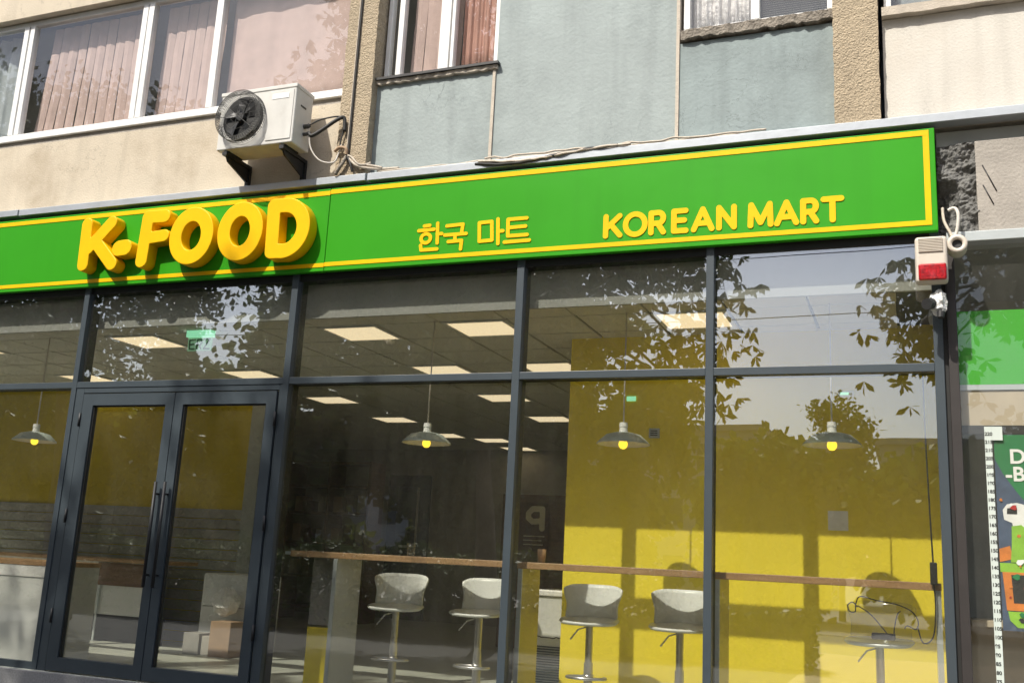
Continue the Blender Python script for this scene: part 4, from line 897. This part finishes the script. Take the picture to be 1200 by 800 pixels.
for k, wv in enumerate((0.30, 0.26, 0.28)): BX('text_line', 'poster_wh', pp, -4.92, -4.92 + wv, 5.981, 5.9845, 1.96 - k * 0.055, 1.972 - k * 0.055)
fz = thing('chest_freezer', 'white freezer cabinet with a vent grille beside the yellow wall', 'freezer', (-2.97, 1.9, FZ))
BX('body', 'white', fz, -3.14, -2.80, 1.64, 2.2, FZ + 0.06, 1.33, bevel=0.01); BX('lid', 'pvc', fz, -3.15, -2.795, 1.62, 2.22, 1.332, 1.385, bevel=0.01); BX('base', 'frame_in', fz, -3.12, -2.82, 1.67, 2.17, FZ + 0.007, FZ + 0.059)
BX('panel', 'white', fz, -3.13, -2.81, 1.632, 1.6395, FZ + 0.06, 1.02)
for k in range(16): BX('grille_slat', 'frame', fz, -3.11, -2.86, 1.622, 1.6315, FZ + 0.085 + k * 0.021, FZ + 0.097 + k * 0.021)
TB('lettering', 'black', fz, [(-3.12 + 0.02 * k, 1.629, 0.985 + random.uniform(-.008, .008)) for k in range(14)], 0.004, 5)
kc = thing('service_counter', 'long service counter with wooden top inside the door', 'counter', (-9, 2.5, FZ))
BX('top', 'wood', kc, -10.4, -7.75, 2.30, 2.85, 1.38, 1.42, bevel=0.004); BX('front', 'white', kc, -10.4, -7.80, 2.36, 2.39, FZ + 0.30, 1.379); BX('kick', 'frame_in', kc, -10.4, -7.80, 2.42, 2.45, FZ + 0.007, FZ + 0.299); BX('wood_inset', 'wooddark', kc, -8.75, -7.85, 2.345, 2.3595, 1.12, 1.37)
for x in (-9.6, -8.7, -7.83): BX('leg', 'alu', kc, x, x + 0.025, 2.335, 2.3445, FZ + 0.007, 1.119)
cb = thing('white_cabinet', 'white cabinet with a rounded top corner seen through the right door leaf', 'cabinet', (-6.9, 2.5, FZ))
BX('body', 'white', cb, -7.20, -6.55, 2.26, 2.80, FZ + 0.007, 1.33, bevel=0.03, seg=4); BX('back_panel', 'white', cb, -6.78, -6.56, 2.62, 2.66, 1.331, 1.75)
BX('drawer_line', 'greywall', cb, -7.16, -6.60, 2.255, 2.2595, 0.98, 0.99)
bgm = MB(); vs = []; fs = []
for j in range(9):
    for i in range(14):
        th_ = math.pi * j / 8; ph = 2 * math.pi * i / 14; q = 1 + random.uniform(-.12, .12)
        vs.append((-6.78 + 0.17 * q * math.sin(th_) * math.cos(ph), 2.14 + 0.10 * q * math.sin(th_) * math.sin(ph), 1.05 + 0.14 * q * math.cos(th_)))
for j in range(8):
    for i in range(14): fs.append((j * 14 + i, j * 14 + (i + 1) % 14, (j + 1) * 14 + (i + 1) % 14, (j + 1) * 14 + i))
tag(bgm.add(vs, fs).build('plastic_bag', 'bag', None), 'crumpled white plastic bag hanging on the white cabinet', 'bag')
tag(BX('carton', 'cardboard', None, -6.80, -6.55, 1.95, 2.20, FZ + 0.0065, 0.86, bevel=0.004), 'pale brown carton on the floor before the white cabinet', 'carton')
tag(BX('carton', 'plank', None, -7.15, -6.95, 1.98, 2.2, FZ + 0.0065, 0.72, bevel=0.004), 'small grey carton on the floor before the white cabinet', 'carton')
tag(BX('crate', 'darkwall', None, -6.93, -6.82, 2.0, 2.22, FZ + 0.0065, 0.70, bevel=0.004), 'dark crate squeezed between the two cartons', 'crate')

# ================================================================== OUTSIDE BEHIND THE CAMERA (seen in the glass)
def mesh_np(name, v, f, mat, parent):
    me = bpy.data.meshes.new(name); off_ = origin(parent)
    v = v - np.array(off_)
    me.vertices.add(len(v)); me.vertices.foreach_set('co', v.astype(np.float32).ravel())
    nf, k = f.shape; me.loops.add(nf * k); me.loops.foreach_set('vertex_index', f.astype(np.int32).ravel())
    me.polygons.add(nf); me.polygons.foreach_set('loop_start', np.arange(nf, dtype=np.int32) * k); me.polygons.foreach_set('loop_total', np.full(nf, k, dtype=np.int32))
    me.update(calc_edges=True); me.validate(); me.materials.append(M[mat])
    o = bpy.data.objects.new(name, me); COL.objects.link(o); o.parent = parent; return o
rng = np.random.default_rng(11)
def leaves(centers, size, droop=0.5, asp=0.38):
    n = len(centers)
    d = rng.normal(size=(n, 3)); d[:, 2] -= droop * 1.5; d /= np.linalg.norm(d, axis=1)[:, None]
    s = np.cross(d, rng.normal(size=(n, 3))); s /= np.linalg.norm(s, axis=1)[:, None]
    l = size * rng.uniform(0.7, 1.3, n)[:, None]
    nrm = np.cross(d, s) * l * 0.10
    a = centers; q = lambda u, w_: centers + d * l * u + s * l * w_ * asp - nrm * (abs(w_) - 0.5)
    v = np.stack([a, q(.35, .62), q(.68, 1), centers + d * l, q(.68, -1), q(.35, -.62)], 1).reshape(-1, 3); f = np.arange(6 * n).reshape(-1, 6); return v, f
def tree(name, label, base, height, crown_c, crown_r, nclump, per, size, leafm='leaf', palmate=False, trunk_r=0.22, group='trees across the pavement', seedlimbs=9, clump_r=0.55, extra=()):
    t = thing(name, label, 'tree', base, group)
    m_ = MB(); b = Vector(base); top = Vector((crown_c[0], crown_c[1], crown_c[2] + crown_r[2] * 0.45))
    mid = b.lerp(top, 0.4) + Vector((random.uniform(-.2, .2), random.uniform(-.2, .2), 0))
    m_.tube(smoothpath([b, b.lerp(mid, .5), mid, top]), [trunk_r * (1 - 0.75 * i / 18) for i in range(19)], 9)
    cc = []
    while len(cc) < nclump:
        p = rng.uniform(-1, 1, 3); r = np.linalg.norm(p)
        if r > 1 or r < 0.45: continue
        cc.append(np.array(crown_c) + p * np.array(crown_r))
    cc += [np.array(e) for e in extra]
    for c in cc[::max(1, len(cc) // seedlimbs)] + [np.array(e) for e in extra]:
        u = random.uniform(0.35, 0.85); s0 = mid.lerp(top, u); e0 = Vector(c)
        m_.tube(smoothpath([s0, s0.lerp(e0, .5) + Vector((0, 0, 0.4)), e0], 5), [trunk_r * 0.32 * (1 - 0.085 * i) for i in range(11)], 6)
    m_.build('trunk', 'bark', t, smooth=True)
    C_ = np.array(cc)
    pts = np.repeat(C_, per, 0) + rng.normal(size=(len(C_) * per, 3)) * clump_r * np.array([1, 1, 0.7]) * 0.6
    if palmate: pts = np.repeat(pts, 6, 0)
    v, f = leaves(pts, size, 0.9 if palmate else 0.2, 0.17 if palmate else 0.32)
    mesh_np('crown', v, f, leafm, t); return t
tree('chestnut_tree', 'broad chestnut tree standing on the pavement opposite the shop windows', (-7.6, -11.4, 0), 14, (-7.9, -10.6, 8.6), (5.0, 3.2, 4.4), 240, 48, 0.21, palmate=True, trunk_r=0.26, clump_r=0.7, seedlimbs=60,
     extra=[(random.uniform(-11.0, -8.5), random.uniform(-9.9, -9.3), random.uniform(12.6, 14.3)) for _ in range(15)] + [(-9.0, -9.6, 15.0), (-8.75, -9.6, 15.1), (-3.3, -9.4, 5.0), (-3.2, -9.5, 5.6), (-3.1, -9.3, 6.3), (-3.5, -9.6, 4.5)])
tree('chestnut_tree', 'chestnut tree opposite the neighbouring shop', (4.4, -10.8, 0), 11, (4.5, -10.3, 8.3), (4.3, 3.0, 3.4), 180, 48, 0.21, palmate=True, trunk_r=0.24, clump_r=0.62, seedlimbs=50,
     extra=[(0.15, -9.6, 5.5), (0.0, -9.5, 6.0), (0.3, -9.6, 5.0), (0.35, -9.6, 6.4)])
tree('dark_tree', 'tall dark trunked tree at the end of the pavement', (-16.3, -9.4, 0), 13, (-18.5, -9.8, 8.3), (4.6, 3.4, 4.0), 230, 110, 0.17, trunk_r=0.34, clump_r=0.7, seedlimbs=50)
for i, (x, y, h_) in enumerate(((-23.6, -20.5, 12.5), (-12.2, -21, 11.0), (-31.5, -22, 12))):
    t = thing('conifer_tree', 'dark conifer tree across the road', 'tree', (x, y, -0.1), 'conifers across the road')
    TB('trunk', 'bark', t, [(x, y, -0.1), (x, y, h_ * 0.9)], [0.2, 0.04], 8)
    n = 11000; zz_ = h_ * (0.12 + 0.88 * rng.uniform(0, 1, n)); rr = (h_ - zz_) / h_ * 2.3 * np.sqrt(rng.uniform(0.15, 1, n)) * (0.75 + 0.25 * np.sin(zz_ * 5)); aa = rng.uniform(0, 6.283, n)
    v, f = leaves(np.stack([x + rr * np.cos(aa), y + rr * np.sin(aa), zz_ - 0.25 * rr], 1), 0.32, 0.5, 0.25); mesh_np('crown', v, f, 'needle', t)
bt = [(-46, -30, 12, 4.8), (-39, -28, 11, 4.4), (-32, -27, 8.2, 3.8), (-26.5, -28, 9.2, 3.8), (-21.5, -27, 13.5, 3.9), (-16.4, -28, 14.5, 4.0), (-11.6, -30, 13, 3.6), (-5.2, -34, 7.0, 2.8), (0.6, -33, 6.6, 2.6), (4.5, -30, 7.0, 3.2), (10, -31, 8, 3.6)]
for i, (x, y, h_, r0) in enumerate(bt):
    tree('round_tree', 'bushy round tree in the row across the road', (x, y, -0.1), h_, (x, y, h_ * 0.52), (r0, r0 * .8, h_ * 0.47), 130, 85, 0.46, leafm='leaf3' if x < -30 else 'leaf2', trunk_r=0.2, group='row of bushy trees across the road', clump_r=0.75, seedlimbs=5)
tree('slim_tree', 'slim pointed tree rising above the bushy row', (-2.7, -36, -0.1), 9, (-2.7, -36, 6.0), (1.0, 1.0, 3.0), 70, 60, 0.25, leafm='leaf2', trunk_r=0.15, clump_r=0.6)
hd = thing('hedge', 'clipped hedge along the kerb opposite the shop', 'hedge', (-8, -12.6, 0))
n = 42000; hx = rng.uniform(-26, -1.7, n); pts = np.stack([hx, rng.uniform(-13.1, -12.1, n), rng.uniform(0.03, 1.0, n) ** 0.8 * np.where(hx < -4.2, 1.75, 1.05) * (1 + 0.08 * np.sin(hx * 3))], 1); v, f = leaves(pts, 0.12, 0.1, 0.35); mesh_np('foliage', v, f, 'leaf', hd)
BX('stems', 'bark', hd, -25.9, -1.9, -12.9, -12.3, 0.0, 0.7)
def block(x0, x1, y, h_, floors, cols, label, d=12):
    t = thing('apartment_block', label, 'building', ((x0 + x1) / 2, y, -0.1), 'apartment blocks across the plaza')
    BX('wall', 'blockwall', t, x0, x1, y - d, y, -0.1, h_); BX('roof', 'concrete', t, x0 - 0.3, x1 + 0.3, y - d - 0.3, y + 0.3, h_ + 0.001, h_ + 0.35)
    wn = None; fh = h_ / floors; cw = (x1 - x0) / cols
    for a in range(floors):
        for c in range(cols):
            X, Z = x0 + cw * (c + .22), fh * (a + .3)
            if wn is None: wn = BX('window', 'blockwin', t, X, X + cw * .56, y + 0.001, y + 0.06, Z, Z + fh * .48); X0, Z0 = X, Z
            else: q = wn.copy(); COL.objects.link(q); q.location = (X - X0, 0, Z - Z0)
block(-24, -8.1, -52, 9.7, 3, 8, 'long low apartment block across the plaza'); block(-7.8, -4.6, -58, 9.6, 3, 2, 'narrow apartment block between the two larger ones'); block(-1.7, 14, -54, 9.2, 3, 8, 'wide apartment block beyond the bushy trees')
block(-70, -30, -60, 12, 4, 16, 'long grey apartment block far along the plaza')
for k, (z, lab) in enumerate(((8.0, 'lower overhead wire along the road'), (9.6, 'upper overhead wire along the road'))):
    tag(TB('overhead_wire', 'cableblack', None, [(-40 + 4 * i, -18.5, z + 0.0016 * (i * 4 - 32) ** 2 * 0.6) for i in range(17)], 0.012, 5), lab, 'wire')
